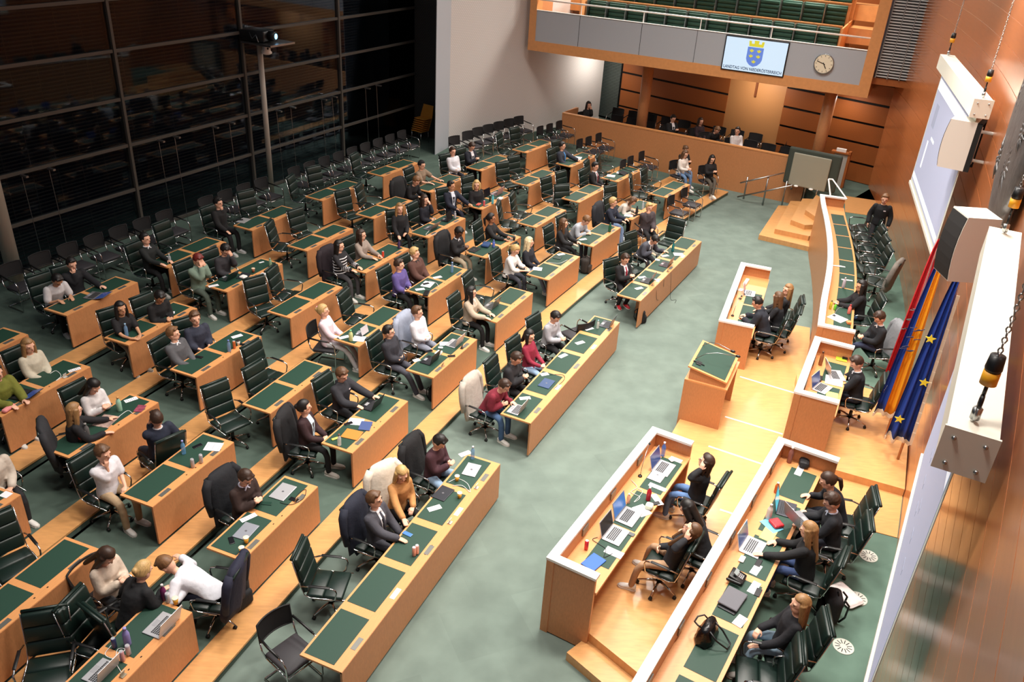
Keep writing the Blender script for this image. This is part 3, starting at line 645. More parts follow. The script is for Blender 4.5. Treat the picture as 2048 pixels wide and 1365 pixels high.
q=at(1668,372,.6); mb=MB(); mb.box(-.22,.22,-.06,.06,.6,1.75,M=rz(rad(-30),(q.x,q.y,0))); obj('slab',mb.mesh('slab',mat('slab_grey',(172,168,160),.5)),t)
mb=MB(); mb.box(.22,.3,-.1,.1,.6,1.85,M=rz(rad(-30),(q.x,q.y,0))); mb.box(-.34,.3,-.12,.12,1.75,1.8,M=rz(rad(-30),(q.x,q.y,0))); obj('edge',mb.mesh('edge',M_DWOOD),t)
mb=MB(); mb.box(-.2,.12,-.05,.05,1.8,1.9,M=rz(rad(-30),(q.x,q.y,0))); obj('tray',mb.mesh('tray',M_WHITE),t)
# open steel frame over the far end of the curved desk
q=at(1668,388,1.65); e=P5[-1]
t=thing('rail_frame','light steel frame rising from the far end of the curved desk','frame',(0,0,0))
mb=MB(); c0=Vector((e.x+.3,e.y-.05,1.62)); 
for a_,b_ in (((.0,0,0),(-.02,.42,.38)),((.42,-.2,0),(.1,.42,.38)),((-.02,.42,.38),(.1,.42,.38))):
    mb.tube([c0+Vector(a_),c0+Vector(b_)],.024,4)
obj('bar',mb.mesh('bar',M_WHITE),t)
# video projector on its pole, big round column by the windows
p=at(543.7,385,.6)
t=thing('projector_pole','slim light pole with a platform standing in front of the windows','pole',(p.x,p.y,.6),yawW)
mb=MB(); mb.lathe([(.075,0),(.075,4.3)],16); obj('pole',mb.mesh('pole',mat('pole_grey',(172,164,152),.5),True),t)
mb=MB(); mb.box(-.35,.6,-.75,.35,4.3,4.35); obj('platform',mb.mesh('platform',M_STEEL),t)
t=thing('video_projector','black video projector with a glowing blue lens on the pole platform','projector',(p.x,p.y,4.96),rad(-12))
mb=MB(); mb.pad(-.42,.32,-.3,.3,0,.3,.04); obj('body',mb.mesh('body',M_BLACK,True),t)
mb=MB(); mb.lathe([(.13,.0),(.13,.2),(.1,.2)],20,M=Matrix.Translation((.32,0,.15))@Matrix.Rotation(PI/2,4,'Y')); obj('lens_barrel',mb.mesh('lens_barrel',M_BLACK,True),t)
mb=MB(); mb.ball((.52,0,.15),(.03,.075,.075),12,8); obj('lens',mb.mesh('lens',mat('lens_glow',(120,190,255),.2,emit=(140,205,255),estr=3),True),t)
mb=MB(); mb.tube([(-.1,-.31,.25),(.0,-.36,.1),(.1,-.33,.2),(.18,-.36,.02)],.012,6); obj('cable',mb.mesh('cable',M_STEEL,True),t)
t=thing('dome_camera','small white dome camera hanging under the projector platform','camera',(p.x+.22,p.y-.1,4.62))
mb=MB(); mb.lathe([(.1,.28),(.11,.1),(.14,.06),(.14,.03),(.08,.0)],16); obj('shell',mb.mesh('shell',M_WHITE,True),t); mb=MB(); mb.ball((.06,-.08,.17),.03,8,6); obj('lens',mb.mesh('lens',M_BLACK,True),t)
p=at(45,575,.6); mb=MB(); mb.lathe([(.16,.6),(.16,10)],24,M=Matrix.Translation((p.x-.1,p.y,0))); struct('column',mb,mat('column_grey',(196,186,170),.45),True)
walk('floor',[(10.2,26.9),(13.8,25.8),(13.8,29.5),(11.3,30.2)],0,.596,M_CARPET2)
# ================================================================ tier desks
def desk_parts(t,nm,z0,bot=None):
    ml,gap,e,D=.793,.14 if nm==5 else .1,.05,.607
    L=2*e+nm*ml+(nm-1)*gap if nm>1 else ml+2*e
    # local x along the desk, y=0 user edge .. D front; centred on x
    x0=-L/2
    def P(nm_,m,*bx,sm=False,pads=False):
        key=('desk',nm,nm_,len(bx),tuple(bx[0]))
        if key not in DK:
            mb=MB()
            for b in bx:
                if pads: mb.pad(*b,.006)
                else: mb.box(*b)
            DK[key]=mb.mesh(nm_,m,sm)
        return obj(nm_,DK[key],t)
    P('desk_top',M_WOOD,(x0,-x0,0,D-.004,.72,.75))
    P('front_panel',M_PANEL,(x0,-x0,D-.03,D,.05,.742))
    P('support_panel',M_PANEL,(x0+.5,-x0-.5,D-.2,D-.16,.05,.72),*[(x0+s,x0+s+.03,.3,D-.03,.1,.72) for s in ([.55,L-.58] if nm==2 else [.6,L/2-.5,L/2+.5,L-.63])])
    P('under_shelf',M_PANEL,*[(x0+.12+i*(ml+gap),x0+.12+i*(ml+gap)+.55,.02,.3,.655,.672) for i in range(nm)])
    for i in range(nm):
        a=x0+e+i*(ml+gap); P('desk_pad',M_MAT,(a,a+ml,.032,.46,.749,.754))
        c=a+.5*ml if nm==5 else (a+.3 if i==0 else a+ml-.28)
        P('socket_plate',M_PLATE if nm==2 else M_WHITE if i%2 else M_PLATE,(c-.1,c+.1,.495,.565,.749,.7535))
    P('keyhole',M_BLACK,*[(x0+L/2+s-.012,x0+L/2+s+.012,.515,.53,.749,.7525) for s in (-.1,.1)])
    return L
DK={}
DESKS={}
cols='front-left'
for r in range(2,7):
    cs={2:range(0,9),3:range(0,9),4:range(0,9),5:range(1,9),6:range(1,7)}[r]
    for c in cs:
        x,y,a=deskpos(r,c)
        # centre of the table top -> user-side middle
        bx,by=x-math.sin(a)*.3035*1,y+math.cos(a)*.3035
        t=thing('parliament_desk','wooden double desk with green pads, %s from the near end of row %s'%(ORD[c if r>4 else c],('','','two','three','four','five','six')[r]),'desk',(bx,by,rowz(r)),a+PI,'double desks of the tiers')
        pass
        desk_parts(t,2,rowz(r)); DESKS[(r,c)]=(bx,by,a)
for nme,(x,y,yw),lab in (('A',(-2.35,7.0,68.28),'nearest of the three long front desks'),('B',(-.14,12.56,65.31),'middle one of the three long front desks'),('C',(2.39,17.95,62.68),'farthest of the three long front desks')):
    a=rad(yw); L=2*.05+5*.793+4*.14
    ux,uy=math.cos(a),math.sin(a)
    t=thing('parliament_desk','long wooden desk with five green pads, '+lab,'desk',(x+ux*2.35,y+uy*2.35,0),a+PI,'long front desks'); desk_parts(t,5,0); DESKS[(1,nme)]=(x+ux*2.35,y+uy*2.35,a)
# ================================================================ chairs
def rot_y(a,c): return Matrix.Translation(c)@Matrix.Rotation(a,4,'Y')@Matrix.Translation(-Vector(c))
def build_exec(leather=M_LEATH,chrome=M_CHROME,brown=False):
    p=[]
    mb=MB(); mb.pad(-.03,.24,-.255,.255,.415,.475,.028,bulge=.006); mb.pad(-.27,-.03,-.255,.255,.41,.47,.028,bulge=.006); p.append(('seat',mb.mesh('seat',leather,True)))
    mb=MB(); M=rot_y(rad(-12),(-.24,0,.47))
    for z0,z1 in ((.5,.70),(.70,.90),(.90,1.09)): mb.pad(-.285,-.225,-.25,.25,z0,z1,.028,M=M)
    mb.pad(-.30,-.27,-.25,.25,.5,1.085,.012,M=M); mb.tube([M@Vector((-.3,-.25,1.1)),M@Vector((-.3,.25,1.1))],.022,8); p.append(('backrest',mb.mesh('backrest',leather,True)))
    mb=MB()
    for s in (-1,1):
        mb.tube([(.26,.265*s,.44),(-.2,.265*s,.43),(-.28,.265*s,.47),M@Vector((-.29,.262*s,.6)),M@Vector((-.29,.262*s,1.08))],.008,6)
    mb.tube([(-.05,-.26,.40),(-.05,.26,.40)],.014,6); p.append(('frame',mb.mesh('frame',chrome,True)))
    for s in (-1,1):
        mb=MB(); pts=[M@Vector((-.27,.28*s,.66)),(-.2,.30*s,.675),(.08,.30*s,.675),(.16,.30*s,.655),(.175,.295*s,.6),(.15,.285*s,.47),(.1,.27*s,.43),(-.15,.27*s,.42)]
        mb.tube(pts,.012,6); mb.pad(-.2,.09,.30*s-.022,.30*s+.022,.675,.695,.01,mi=1); p.append(('armrest',mb.mesh('armrest',[chrome,M_BLACK],True)))
    mb=MB(); mb.lathe([(.03,.1),(.03,.25),(.022,.26),(.022,.4)],10); mb.pad(-.12,.08,-.07,.07,.375,.415,.01); p.append(('column',mb.mesh('column',M_BLACK,True)))
    mb=MB()
    for k in range(5):
        a=2*PI*k/5+.3; d=Vector((math.cos(a),math.sin(a),0)); mb.tube([d*.02+Vector((0,0,.13)),d*.16+Vector((0,0,.11)),d*.3+Vector((0,0,.075))],[.022,.018,.012],6)
    p.append(('star_base',mb.mesh('star_base',chrome,True)))
    cm=MB(); cm.lathe([(.028,-.016),(.028,.016)],10,M=Matrix.Rotation(PI/2,4,'X')); cm.lathe([(.014,.0),(.014,.045)],8); cmm=cm.mesh('caster',M_BLACK,True)
    return p,cmm
EX,CAST=build_exec()
M_BROWN=mat('brown_leather',(66,46,32),.4)
def chair_thing(parts,name,label,cat,loc,a,group):
    t=thing(name,label,cat,loc,a,group)
    for n,m in parts: obj(n,m,t)
    return t
def exec_chair(label,loc,a,group='green leather office chairs'):
    t=chair_thing(EX,'office_chair',label,'chair',loc,a,group)
    for k in range(5):
        b=2*PI*k/5+.3; obj('caster',CAST,t,(math.cos(b)*.3,math.sin(b)*.3,.029))
    return t
def build_visit():
    p=[]
    mb=MB(); mb.pad(-.24,.24,-.24,.24,.42,.475,.025,bulge=.01); p.append(('seat',mb.mesh('seat',M_DSEAT,True)))
    mb=MB(); vs=[];n=8
    for k in range(5):
        z=.6+.3*k/4
        for i in range(n+1):
            y=-.245+.49*i/n; vs.append((-.30-.06*(1-(y/.245)**2)+.0-.1*(z-.6),y,z))
    m2=[(a-.014,b,c) for a,b,c in vs]; N=len(vs); fs=[]
    for k in range(4):
        for i in range(n):
            q=k*(n+1)+i; fs+=[(q,q+1,q+n+2,q+n+1),(q+N,q+n+1+N,q+n+2+N,q+1+N)]
    mb.add(vs+m2,fs)
    rim=[vs[i] for i in range(n+1)]+[vs[4*(n+1)+i] for i in range(n,-1,-1)]+[vs[0]]
    mb.tube(rim,.012,5); p.append(('backrest',mb.mesh('backrest',M_BMESH,True)))
    for s in (-1,1):
        mb=MB(); mb.tube([(-.29,.25*s,.72),(-.1,.262*s,.70),(.1,.262*s,.69)],.018,6,mi=1); mb.tube([(.1,.262*s,.69),(.18,.262*s,.67),(.235,.262*s,.6),(.25,.262*s,.45),(.25,.262*s,.05),(.22,.262*s,.015),(-.26,.262*s,.015)],.0125,6); p.append(('armrest',mb.mesh('armrest',[M_CHROME,M_BLACK],True)))
    mb=MB(); mb.tube([(-.26,-.262,.015),(-.26,.262,.015)],.0125,6); mb.tube([(.24,-.262,.40),(.24,.262,.40)],.0125,6); mb.tube([(-.1,-.24,.41),(-.1,.24,.41)],.012,6)
    for s in (-1,1): mb.tube([(-.2,.24*s,.42),(-.27,.25*s,.5),(-.29,.25*s,.62)],.012,6); mb.tube([(.24,.255*s,.41),(-.2,.24*s,.42)],.011,6)
    p.append(('frame',mb.mesh('frame',M_CHROME,True))); return p
VI=build_visit()
def visit_chair(label,loc,a,group='black mesh-backed visitor chairs'): return chair_thing(VI,'visitor_chair',label,'chair',loc,a,group)
# ================================================================ people
PEND=[]
def remesh(o,vox,sm=2,fac=.5): PEND.append((o,vox,sm,fac))
def bake_all():
    for o,v,s,f in PEND:
        m=o.modifiers.new('r','REMESH'); m.mode='VOXEL'; m.voxel_size=v; m.use_smooth_shade=True
        if s: m=o.modifiers.new('s','SMOOTH'); m.iterations=s; m.factor=f
    dg=bpy.context.evaluated_depsgraph_get(); new=[]
    for o,v,s,f in PEND: new.append(bpy.data.meshes.new_from_object(o.evaluated_get(dg)))
    for (o,v,s,f),me in zip(PEND,new):
        o.modifiers.clear(); me.name=o.name
        for p in me.polygons: pass
        o.data=me
SKIN=dict(l=mat('skin_light',(228,176,148),.55),m=mat('skin_medium',(198,146,112),.55),t=mat('skin_tan',(164,112,82),.55),d=mat('skin_dark',(92,60,44),.5))
for m in SKIN.values():
    m.node_tree.nodes['Principled BSDF'].inputs['Subsurface Weight'].default_value=0
HC=dict(k=(24,19,17),b=(58,38,26),m=(96,66,42),l=(150,112,70),y=(196,160,104),w=(222,202,160),r=(112,34,28),g=(120,84,52))
def hmat(c): return mat('hair_'+c,HC[c],.5,noise=.35,nscale=90,stretch=(1,1,.15))
def cmat(rgb): return mat('cloth_%d_%d_%d'%rgb,rgb,.85,noise=.1,nscale=14,bump=.55,bscale=16)
M_EYE=mat('eye_dark',(26,20,18),.3); M_LIP=mat('lip',(176,96,88),.5)
def loft(mb,secs,n=16,M=None,cap=True,mi=0):
    "secs: (centre, right vector, front vector, half width, half depth)"
    rings=[]
    for c,R,F,w,d in secs: rings.append([Vector(c)+Vector(R)*(w*math.cos(2*PI*k/n))+Vector(F)*(d*math.sin(2*PI*k/n)) for k in range(n)])
    mb.rings(rings,True,cap,mi,M)
def limb(mb,pts,rs,n=10,M=None,sub=3):
    P=[];R=[]
    for i in range(len(pts)-1):
        for k in range(sub): t=k/sub; P.append(Vector(pts[i]).lerp(Vector(pts[i+1]),t)); R.append(rs[i]+(rs[i+1]-rs[i])*t)
    P.append(Vector(pts[-1]));R.append(rs[-1])
    # soften bends
    for _ in range(2): P=[P[0]]+[P[i]*.6+(P[i-1]+P[i+1])*.2 for i in range(1,len(P)-1)]+[P[-1]]
    mb.tube(P,R,n,M=M); mb.ball(P[0],R[0],8,6,M=M); mb.ball(P[-1],R[-1],8,6,M=M)
def ik(S,T,l1,l2,pole):
    S=Vector(S);T=Vector(T);d=T-S;L=min(d.length,(l1+l2)*.985); L=max(L,.12); d=d.normalized(); a=(l1*l1-l2*l2+L*L)/(2*L); h=math.sqrt(max(0,l1*l1-a*a))
    p=Vector(pole); p=(p-d*p.dot(d)); p=p.normalized() if p.length>1e-5 else Vector((0,0,-1)); return S+d*a+p*h, S+d*L
def hand(mb,W,dirv,palm,side,curl=.5,k=1):
    "wrist, pointing direction, palm normal (towards what is held)"
    D=Vector(dirv).normalized(); N=Vector(palm); N=(N-D*N.dot(D)).normalized(); X=D.cross(N)*side
    W=Vector(W); rings=[]
    for t,w,th in ((0,.026,.02),(.03,.036,.018),(.07,.042,.017),(.095,.04,.015)):
        c=W+D*t*k; rings.append([c+X*(w*math.cos(2*PI*i/10)*k)+N*(th*math.sin(2*PI*i/10)*k) for i in range(10)])
    mb.rings(rings)
    for f,(off,l) in enumerate(((-.03,.072),(-.01,.082),(.011,.076),(.031,.06))):
        b=W+D*.088*k+X*off*k; pts=[b-D*.01]; d=D.copy(); ang=0
        for s,fr in enumerate((.42,.32,.26)):
            ang=curl*(.7 if s==0 else .9); d=(d*math.cos(ang)+N*math.sin(ang)).normalized() if False else (d*math.cos(ang)+(N-d*N.dot(d)).normalized()*math.sin(ang)).normalized()
            pts.append(pts[-1]+d*(l*fr+ (.01 if s==0 else 0))*k)
        mb.tube(pts,[.0105*k,.0098*k,.009*k,.0078*k],7); mb.ball(pts[-1],.0078*k,6,4)
    b=W+D*.028*k-X*.03*k; d=(D*.65-X*.6+N*.45).normalized(); e=b+d*.042*k; e2=e+(D*.8+N*.45-X*.1).normalized()*.034*k
    mb.tube([b,e,e2],[.0125*k,.0115*k,.009*k],7); mb.ball(e2,.009*k,6,4)
_SH={}
def shoe_mesh():
    mb=MB(); secs=[]
    for x,w,h,z in ((-.09,.03,.05,.055),(-.07,.037,.085,.055),(-.02,.038,.085,.052),(.04,.042,.06,.042),(.1,.046,.042,.034),(.15,.036,.03,.028),(.172,.012,.016,.022)):
        secs.append([(x,w*math.cos(2*PI*k/12),max(.0,z+h*.62*math.sin(2*PI*k/12))) for k in range(12)])
    mb.rings(secs); sole=MB()
    pr=[(-.095,.025),(-.05,.04),(.03,.042),(.1,.05),(.15,.042),(.178,.012)]
    sole.prism([(x,y) for x,y in pr]+[(x,-y) for x,y in pr[::-1]],-.004,.02)
    return mb,sole
_smb,_sole=shoe_mesh(); SHOE={}
def shoe(c):
    if c not in SHOE: SHOE[c]=(_smb.mesh('shoe',mat('shoe_%d_%d_%d'%c,c,.5),True),_sole.mesh('sole',mat('sole',(225,222,215),.6)))
    return SHOE[c]
EYE=MB(); EYE.ball((0,0,0),(.007,.0145,.0075),8,6); EYEM=EYE.mesh('eye',M_EYE,True)
LIP=MB(); LIP.ball((0,0,0),(.006,.024,.006),10,5); LIPM=LIP.mesh('mouth',M_LIP,True)
_G=MB()
for s in (-1,1): _G.tube([(.102+.0,s*.034+.024*math.cos(q*PI/5),.02+.02*math.sin(q*PI/5)) for q in range(11)],.0022,4); _G.tube([(.1,s*.058,.02),(.02,s*.08,.022)],.002,4)
_G.tube([(.104,-.011,.022),(.104,.011,.022)],.002,4); GLASSM=_G.mesh('glasses',M_BLACK)
NP=[0]
def person(px,py,zf,face,label,top,bot,hair,skin='l',lean=8,side=0,hy=0,hp=0,hands=None,legs='norm',sleeve='long',collar=None,shirt=None,tie=None,style='short',shoes=(225,222,216),chair='exec',glasses=False,s=1.0,hood=None,chairlab=None,chairrot=0,group=None,stripes=None,jacket=None,twist=0,logo=None,standing=False,extra=None,cdx=0,fem=False,hpk=None,legdir=0,vol=1.0):

    s*=.985; vol*=1.27
    if -1<lean<20 and not standing: lean-=7
    """px,py: where the head shows; zf: floor level; face: heading in degrees in plan; lean forward; hy/hp head turn (left +) and nod (down +)"""
    NP[0]+=1; fa=rad(face); zh=.47 if not standing else .88
    ln,sd=rad(lean),rad(side)
    up=Vector((math.sin(ln),math.sin(sd),math.cos(ln)*math.cos(sd))).normalized()
    pel=Vector((0,0,zh+.10)) if not standing else Vector((0,0,.95))
    curl=.3 if lean>15 else .15
    up2=(up+Vector((curl*math.sin(ln+rad(hp)*.3),0,0))).normalized()
    chest=pel+up*.30*s; neck=chest+up2*.225*s; up3=(up2*.6+Vector((math.sin(rad(hp)),0,math.cos(rad(hp))))*.4).normalized()
    hc=neck+up3*.162*s
    H=at(px,py,zf+hc.z); R=Matrix.Rotation(fa,4,'Z'); off=R@Vector((hc.x,hc.y,0)); base=Vector((H.x-off.x,H.y-off.y,zf))
    tw=rad(twist)
    t=thing('person',label,'person',tuple(base),fa,group)
    fem_=fem or style in('long','pony','bun','bob','longback')
    sw=(.155 if fem_ else .178)*s; F=Vector((math.cos(tw),math.sin(tw),0)); Rt=Vector((F.y,-F.x,0))
    Rr=(Rt-up*Rt.dot(up)).normalized(); Ff=up.cross(Rr)*-1; Ff=Rr.cross(up)*-1 if Rr.cross(up).dot(F)<0 else Rr.cross(up)
    F2=(F-up2*F.dot(up2)).normalized()
    shl=neck-up2*.075*s
    SHp={+1:shl-Rr*sw, -1:shl+Rr*sw}   # +1 left, -1 right
    # arms
    hd=hands or 'lap'
    if isinstance(hd,str): hd=(hd,hd)
    hips_f=.0
    def target(h,sg):
        y=sg
        T={'lap':((.30,.07*y,zh+.22),(.5,-.8*y,-.2),(0,0,-1)),'thigh':((.30,.16*y,zh+.17),(1,0,-.25),(0,0,-1)),'type':((.42,.12*y,.80),(1,-.15*y,-.1),(0,0,-1)),
           'desk':((.45,.10*y,.79),(.7,-.7*y,0),(0,0,-1)),'deskfar':((.52,.28*y,.79),(.9,.3*y,0),(0,0,-1)),'phone':((.30,.05*y,.86),(.6,-.5*y,.6),(.2,-.9*y,0)),'phonelow':((.32,.05*y,.76),(.7,-.5*y,.4),(.2,-.9*y,0)),
           'fold':((.27,.02*y,.80),(.3,-.95*y,.0),(-.6,0,-.4)),'arm':((.12,.30*y,.70),(1,0,-.1),(0,0,-1)),'side':((-.02,.27*y,zh-.03),(0.1,0,-1),(0,-y,0)),'belly':((.22,.03*y,zh+.24),(.2,-.95*y,.1),(-.9,0,0)),'walk':((.1,.26*y,zh+.05),(.3,0,-1),(0,-y,0))}
        if h in T: a,b,c=T[h]; return Vector(a),Vector(b),Vector(c)
        hcv=hc
        if h=='chin': return hcv+Vector((.075,.03*y,-.2)),Vector((.1,-.1*y,1)),Vector((-.8,0,.2))
        if h=='face': return hcv+Vector((.13,.05*y,-.16)),Vector((-.1,-.15*y,1)),Vector((-1,0,0))
        if h=='head': return hcv+Vector((.03,.17*y,-.06)),Vector((-.15,-.5*y,.9)),Vector((0,-y,0))
        if h=='drink': return hcv+Vector((.17,.02*y,-.12)),Vector((-.2,-.2*y,.9)),Vector((-1,0,0))
        if isinstance(h,tuple): return Vector(h[:3]),Vector(h[3:6]) if len(h)>3 else Vector((1,0,0)),Vector((0,0,-1))
    l1,l2=.285*s,.25*s
    body=MB(); tp=MB(); arms={}
    for sg,h in ((1,hd[0]),(-1,hd[1])):
        T,dv,pn=target(h,sg); pole=Vector((-.35,.5*sg,-1)) if h not in('head',) else Vector((.35,.9*sg,-.2))
        E_,Wr=ik(SHp[sg],T,l1,l2,pole); arms[sg]=(SHp[sg],E_,Wr)
        limb(body,[SHp[sg],E_,Wr],[.045*s,.036*s,.024*s]); hand(body,Wr,dv,pn,sg,curl=.55 if h in('phone','phonelow','chin','belly','lap','drink') else .25,k=s*.98)
        a=.062 if not fem_ else .055
        a*=vol
        if sleeve=='long': e2=Wr-(Wr-E_).normalized()*.015; limb(tp,[SHp[sg],E_,e2],[a*.98*s,(a-.006)*s,(a-.018)*s])
        elif sleeve=='roll': limb(tp,[SHp[sg],E_,E_.lerp(Wr,.45)],[a*.98*s,(a-.006)*s,(a-.01)*s])
        else: limb(tp,[SHp[sg],SHp[sg].lerp(E_,.72)],[a*.98*s,a*1.02*s])
    # torso
    k=1 if not fem_ else .9
    cw=Vector((0,0,1))
    secs=[(pel-up*.06,Rt,F,.17*s,.125*s),(pel+up*.03,Rt,F,.17*s*k,.125*s),(pel+up*.14,Rr,Ff,.152*s*k,.115*s),(chest-up*.02,Rr,Ff,.17*s*k,.125*s),(chest+up2*.09*s,Rr,Ff,.182*s*k,.122*s),(shl+up2*.015,Rr,F2,.168*s*k,.085*s),(neck-up2*.03,Rr,F2,.115*s*k,.07*s),(neck-up2*.005,Rr,F2,.08*s,.06*s)]
    kk=vol
    loft(tp,[(c,a,b,w*(1+.3*(kk-1)),d*(1+.6*(kk-1))) for c,a,b,w,d in secs])
    if hood: tp.tube([neck+F2*.05-up2*.02+Rr*.07*0,neck+Rr*.095+F2*.0,neck-F2*.1-up2*.03,neck-Rr*.095,neck+F2*.05-up2*.02],.038*s,8)
    loft(body,[(c,a,b,w*.8,d*.8) for c,a,b,w,d in secs[:-1]]+[(neck,Rr,F2,.055*s,.055*s),(neck+up3*.05,Rr,F2,.052*s,.054*s),(hc-up3*.06,Rr,F2,.05*s,.055*s)])
    # legs
    bt=MB(); FT={}
    for sg in (1,-1):
        hip=pel+Vector((0,.095*sg,-.02))
        if standing:
            kn=Vector((.05 if sg>0 else .12,.1*sg,.5)); an=Vector((-.12 if sg>0 else .16,.1*sg,.09)); fz=0; fd=0
        elif legs=='norm': kn=Vector((.40,.13*sg,zh+.075)); an=Vector((.40,.12*sg,.09)); 
        elif legs=='back': kn=Vector((.43,.13*sg,zh+.085)); an=Vector((.2,.1*sg,.1))
        elif legs=='stretch': kn=Vector((.41,.12*sg,zh+.06)); an=Vector((.60,.1*sg,.09))
        elif legs=='wide': kn=Vector((.40,.24*sg,zh+.07)); an=Vector((.46,.26*sg,.09))
        elif legs=='cross':
            if sg>0: kn=Vector((.44,.02,zh+.2)); an=Vector((.66,-.12,.2))
            else: kn=Vector((.43,-.12,zh+.08)); an=Vector((.46,-.08,.09))
        if legdir and not standing:
            RR=Matrix.Rotation(rad(legdir),4,'Z'); kn=RR@kn; an=RR@an
        a=.088*s if not fem_ else .08*s
        limb(bt,[hip,kn,an],[a,a*.72,a*.62 if bot!=None else a*.5]); limb(body,[hip,kn,an-Vector((0,0,.02))],[.06,.045,.036])
        FT[sg]=(an,legdir)
    loft(bt,[(pel-up*.08,Rt,F,.165*s,.125*s),(pel-up*.02,Rt,F,.17*s,.125*s),(pel+up*.05,Rt,F,.155*s,.118*s)])
    # head
    hyv=rad(hy)+tw*0; HM=Matrix.Translation(hc)@Matrix.Rotation(hyv,4,'Z')@Matrix.Rotation(rad(hp)+ln*.35,4,'Y')
    hb=MB(); sc=s*1.16
    def skull(d):
        q=1.0
        if d.x>.2 and d.z<-.1: q*=1-.10*abs(d.y)*1.6
        return q
    hb.ball((0,0,0),(.094*sc,.076*sc,.112*sc),16,12,fn=skull); hb.ball((.022*sc,0,-.05*sc),(.068*sc,.058*sc,.07*sc),14,10)
    hb.ball((.094*sc,0,-.014*sc),(.019*sc,.013*sc,.024*sc),8,6); hb.ball((.086*sc,0,.006*sc),(.014*sc,.01*sc,.03*sc),8,6)
    for sg in (1,-1): hb.ball((.0,.078*sg*sc,-.008*sc),(.02*sc,.01*sc,.032*sc),8,6); hb.ball((.07*sc,.034*sg*sc,.03*sc),(.022*sc,.024*sc,.009*sc),8,6)
    for v_,f_ in ((hb.v,hb.f),): body.add([HM@p for p in v_],f_)
    fine=.0095 if py>430 else .013
    b=obj('body',body.mesh('body',SKIN[skin],True),t); remesh(b,fine,1,.4)
    tm=cmat(top)
    mats=[tm]
    o=obj('top' if not shirt else 'jacket',tp.mesh('top',tm,True),t); remesh(o,.016,3)
    if stripes:
        mb=MB()
        for i in range(6):
            f=.05+.07*i; c=pel+up*f*1.0
            mb.tube([c+Rr*(.185*s*math.cos(q))+Ff*(.14*s*math.sin(q)) for q in [x*2*PI/16 for x in range(17)]],.013,6)
        for sg in (1,-1):
            S_,E_,W_=arms[sg]
            for i in range(1,6):
                c=E_.lerp(W_,i/6); dd=(W_-E_).normalized(); a1=dd.cross(Vector((0,0,1))).normalized(); b1=a1.cross(dd); mb.tube([c+a1*.054*math.cos(q)+b1*.054*math.sin(q) for q in [x*2*PI/10 for x in range(11)]],.008,5)
        obj('stripe',mb.mesh('stripe',cmat(stripes),True),t)
    if bot is not None: o=obj('trousers',bt.mesh('trousers',cmat(bot),True),t); remesh(o,.02,3)
    sm,so=shoe(shoes)
    for sg in (1,-1):
        an,ld=FT[sg]; o=obj('shoe',sm,t); tilt=0
        hgt=an.z-.09; o.location=(an.x+.02,an.y,max(0.004,an.z-.086)); o.rotation_euler=(0,0,rad(8*sg+ld)); q=obj('sole',so,o)
    # eyes, mouth
    for sg in (1,-1): e=obj('eye',EYEM,t); e.matrix_local=HM@Matrix.Translation((.084*sc,.032*sg*sc,.014*sc))
    e=obj('mouth',LIPM,t); e.matrix_local=HM@Matrix.Translation((.087*sc,0,-.052*sc))
    if glasses: e=obj('glasses',GLASSM,t); e.matrix_local=HM
    # hair
    hm=MB(); rg=random.Random(NP[0]); curly=style in('curly','curlylong'); bump_=.0
    def hfn(d):
        # face opening
        fx=d.x-.28-(.35 if d.z<.0 else 0)*0; 
        face_=d.x>.34-.1*(d.z<0) and d.z<.56-.12*abs(d.y) and abs(d.y)<.84
        low=d.z<-.45+(.0 if d.x<0 else .3)
        if style in('short','curly','beanie') and d.z<-.28: low=True
        ear=abs(d.y)>.6 and d.z<-.1 and style in('short','curly','beanie') and d.x>-.35
        q=1.12
        if d.z>.3: q=1.15 if not curly else 1.24
        if curly: q+=.07*math.sin(d.x*17+NP[0])*math.sin(d.y*15)*math.sin(d.z*14+1)
        if style=='short': q+=.045*math.sin(d.x*11+NP[0])*math.sin(d.y*12+1)*math.sin(d.z*7)+.02
        if face_ or low or ear: q=.82
        return q
    hm.ball((-.006*sc,0,.008*sc),(.094*sc,.078*sc,.112*sc),26,20,fn=hfn)
    if style=='short' or style=='curly': # fringe tuft
        for i in range(5): hm.ball((.052*sc,(-.045+.0225*i)*sc,.094*sc+.006*(i%2)),(.03*sc,.022*sc,.022*sc),8,6)
    if style in('long','bob','longback','curlylong'):
        Lh=(.36 if style!='bob' else .13)*sc
        ns=7
        for sg in ((1,-1)):
            pts=[];rsx=[]
            for i in range(ns):
                f=i/(ns-1); pts.append((.0+(.035 if style!='longback' else -.05)*f,sg*(.066+.022*math.sin(f*PI))*sc,.05*sc-(Lh+.05)*f)); rsx.append((.03*(1-.35*f)*sc+.004,.045*(1-.4*f)*sc))
            hm.tube(pts,rsx,10)
        pts=[];rsx=[]
        for i in range(ns+1):
            f=i/ns; pts.append((-.06*sc-.045*f*sc,0,.06*sc-(Lh+.1)*f)); rsx.append(((.075-.02*f)*sc,(.04-.01*f)*sc))
        hm.tube(pts,rsx,14,up=(-1,0,0))
    if style=='pony': 
        hm.ball((-.1*sc,0,.03*sc),.03*sc,8,6); hm.tube([(-.1*sc,0,.03*sc),(-.15*sc,0,-.02*sc),(-.14*sc,0,-.12*sc),(-.12*sc,0,-.2*sc)],[.02,.035,.032,.012],8)
    if style=='bun': hm.ball((-.105*sc,0,.03*sc),(.035*sc,.04*sc,.04*sc),10,8)
    hcol=hmat(hair) if style!='beanie' else cmat((22,22,24))
    ho=obj('hair' if style!='beanie' else 'beanie',hm.mesh('hair',hcol,True),t); ho.matrix_local=HM
    if style in('long','bob','longback','curlylong','short','curly','pony','bun') : remesh(ho,.011 if py>430 else .014,1,.4)
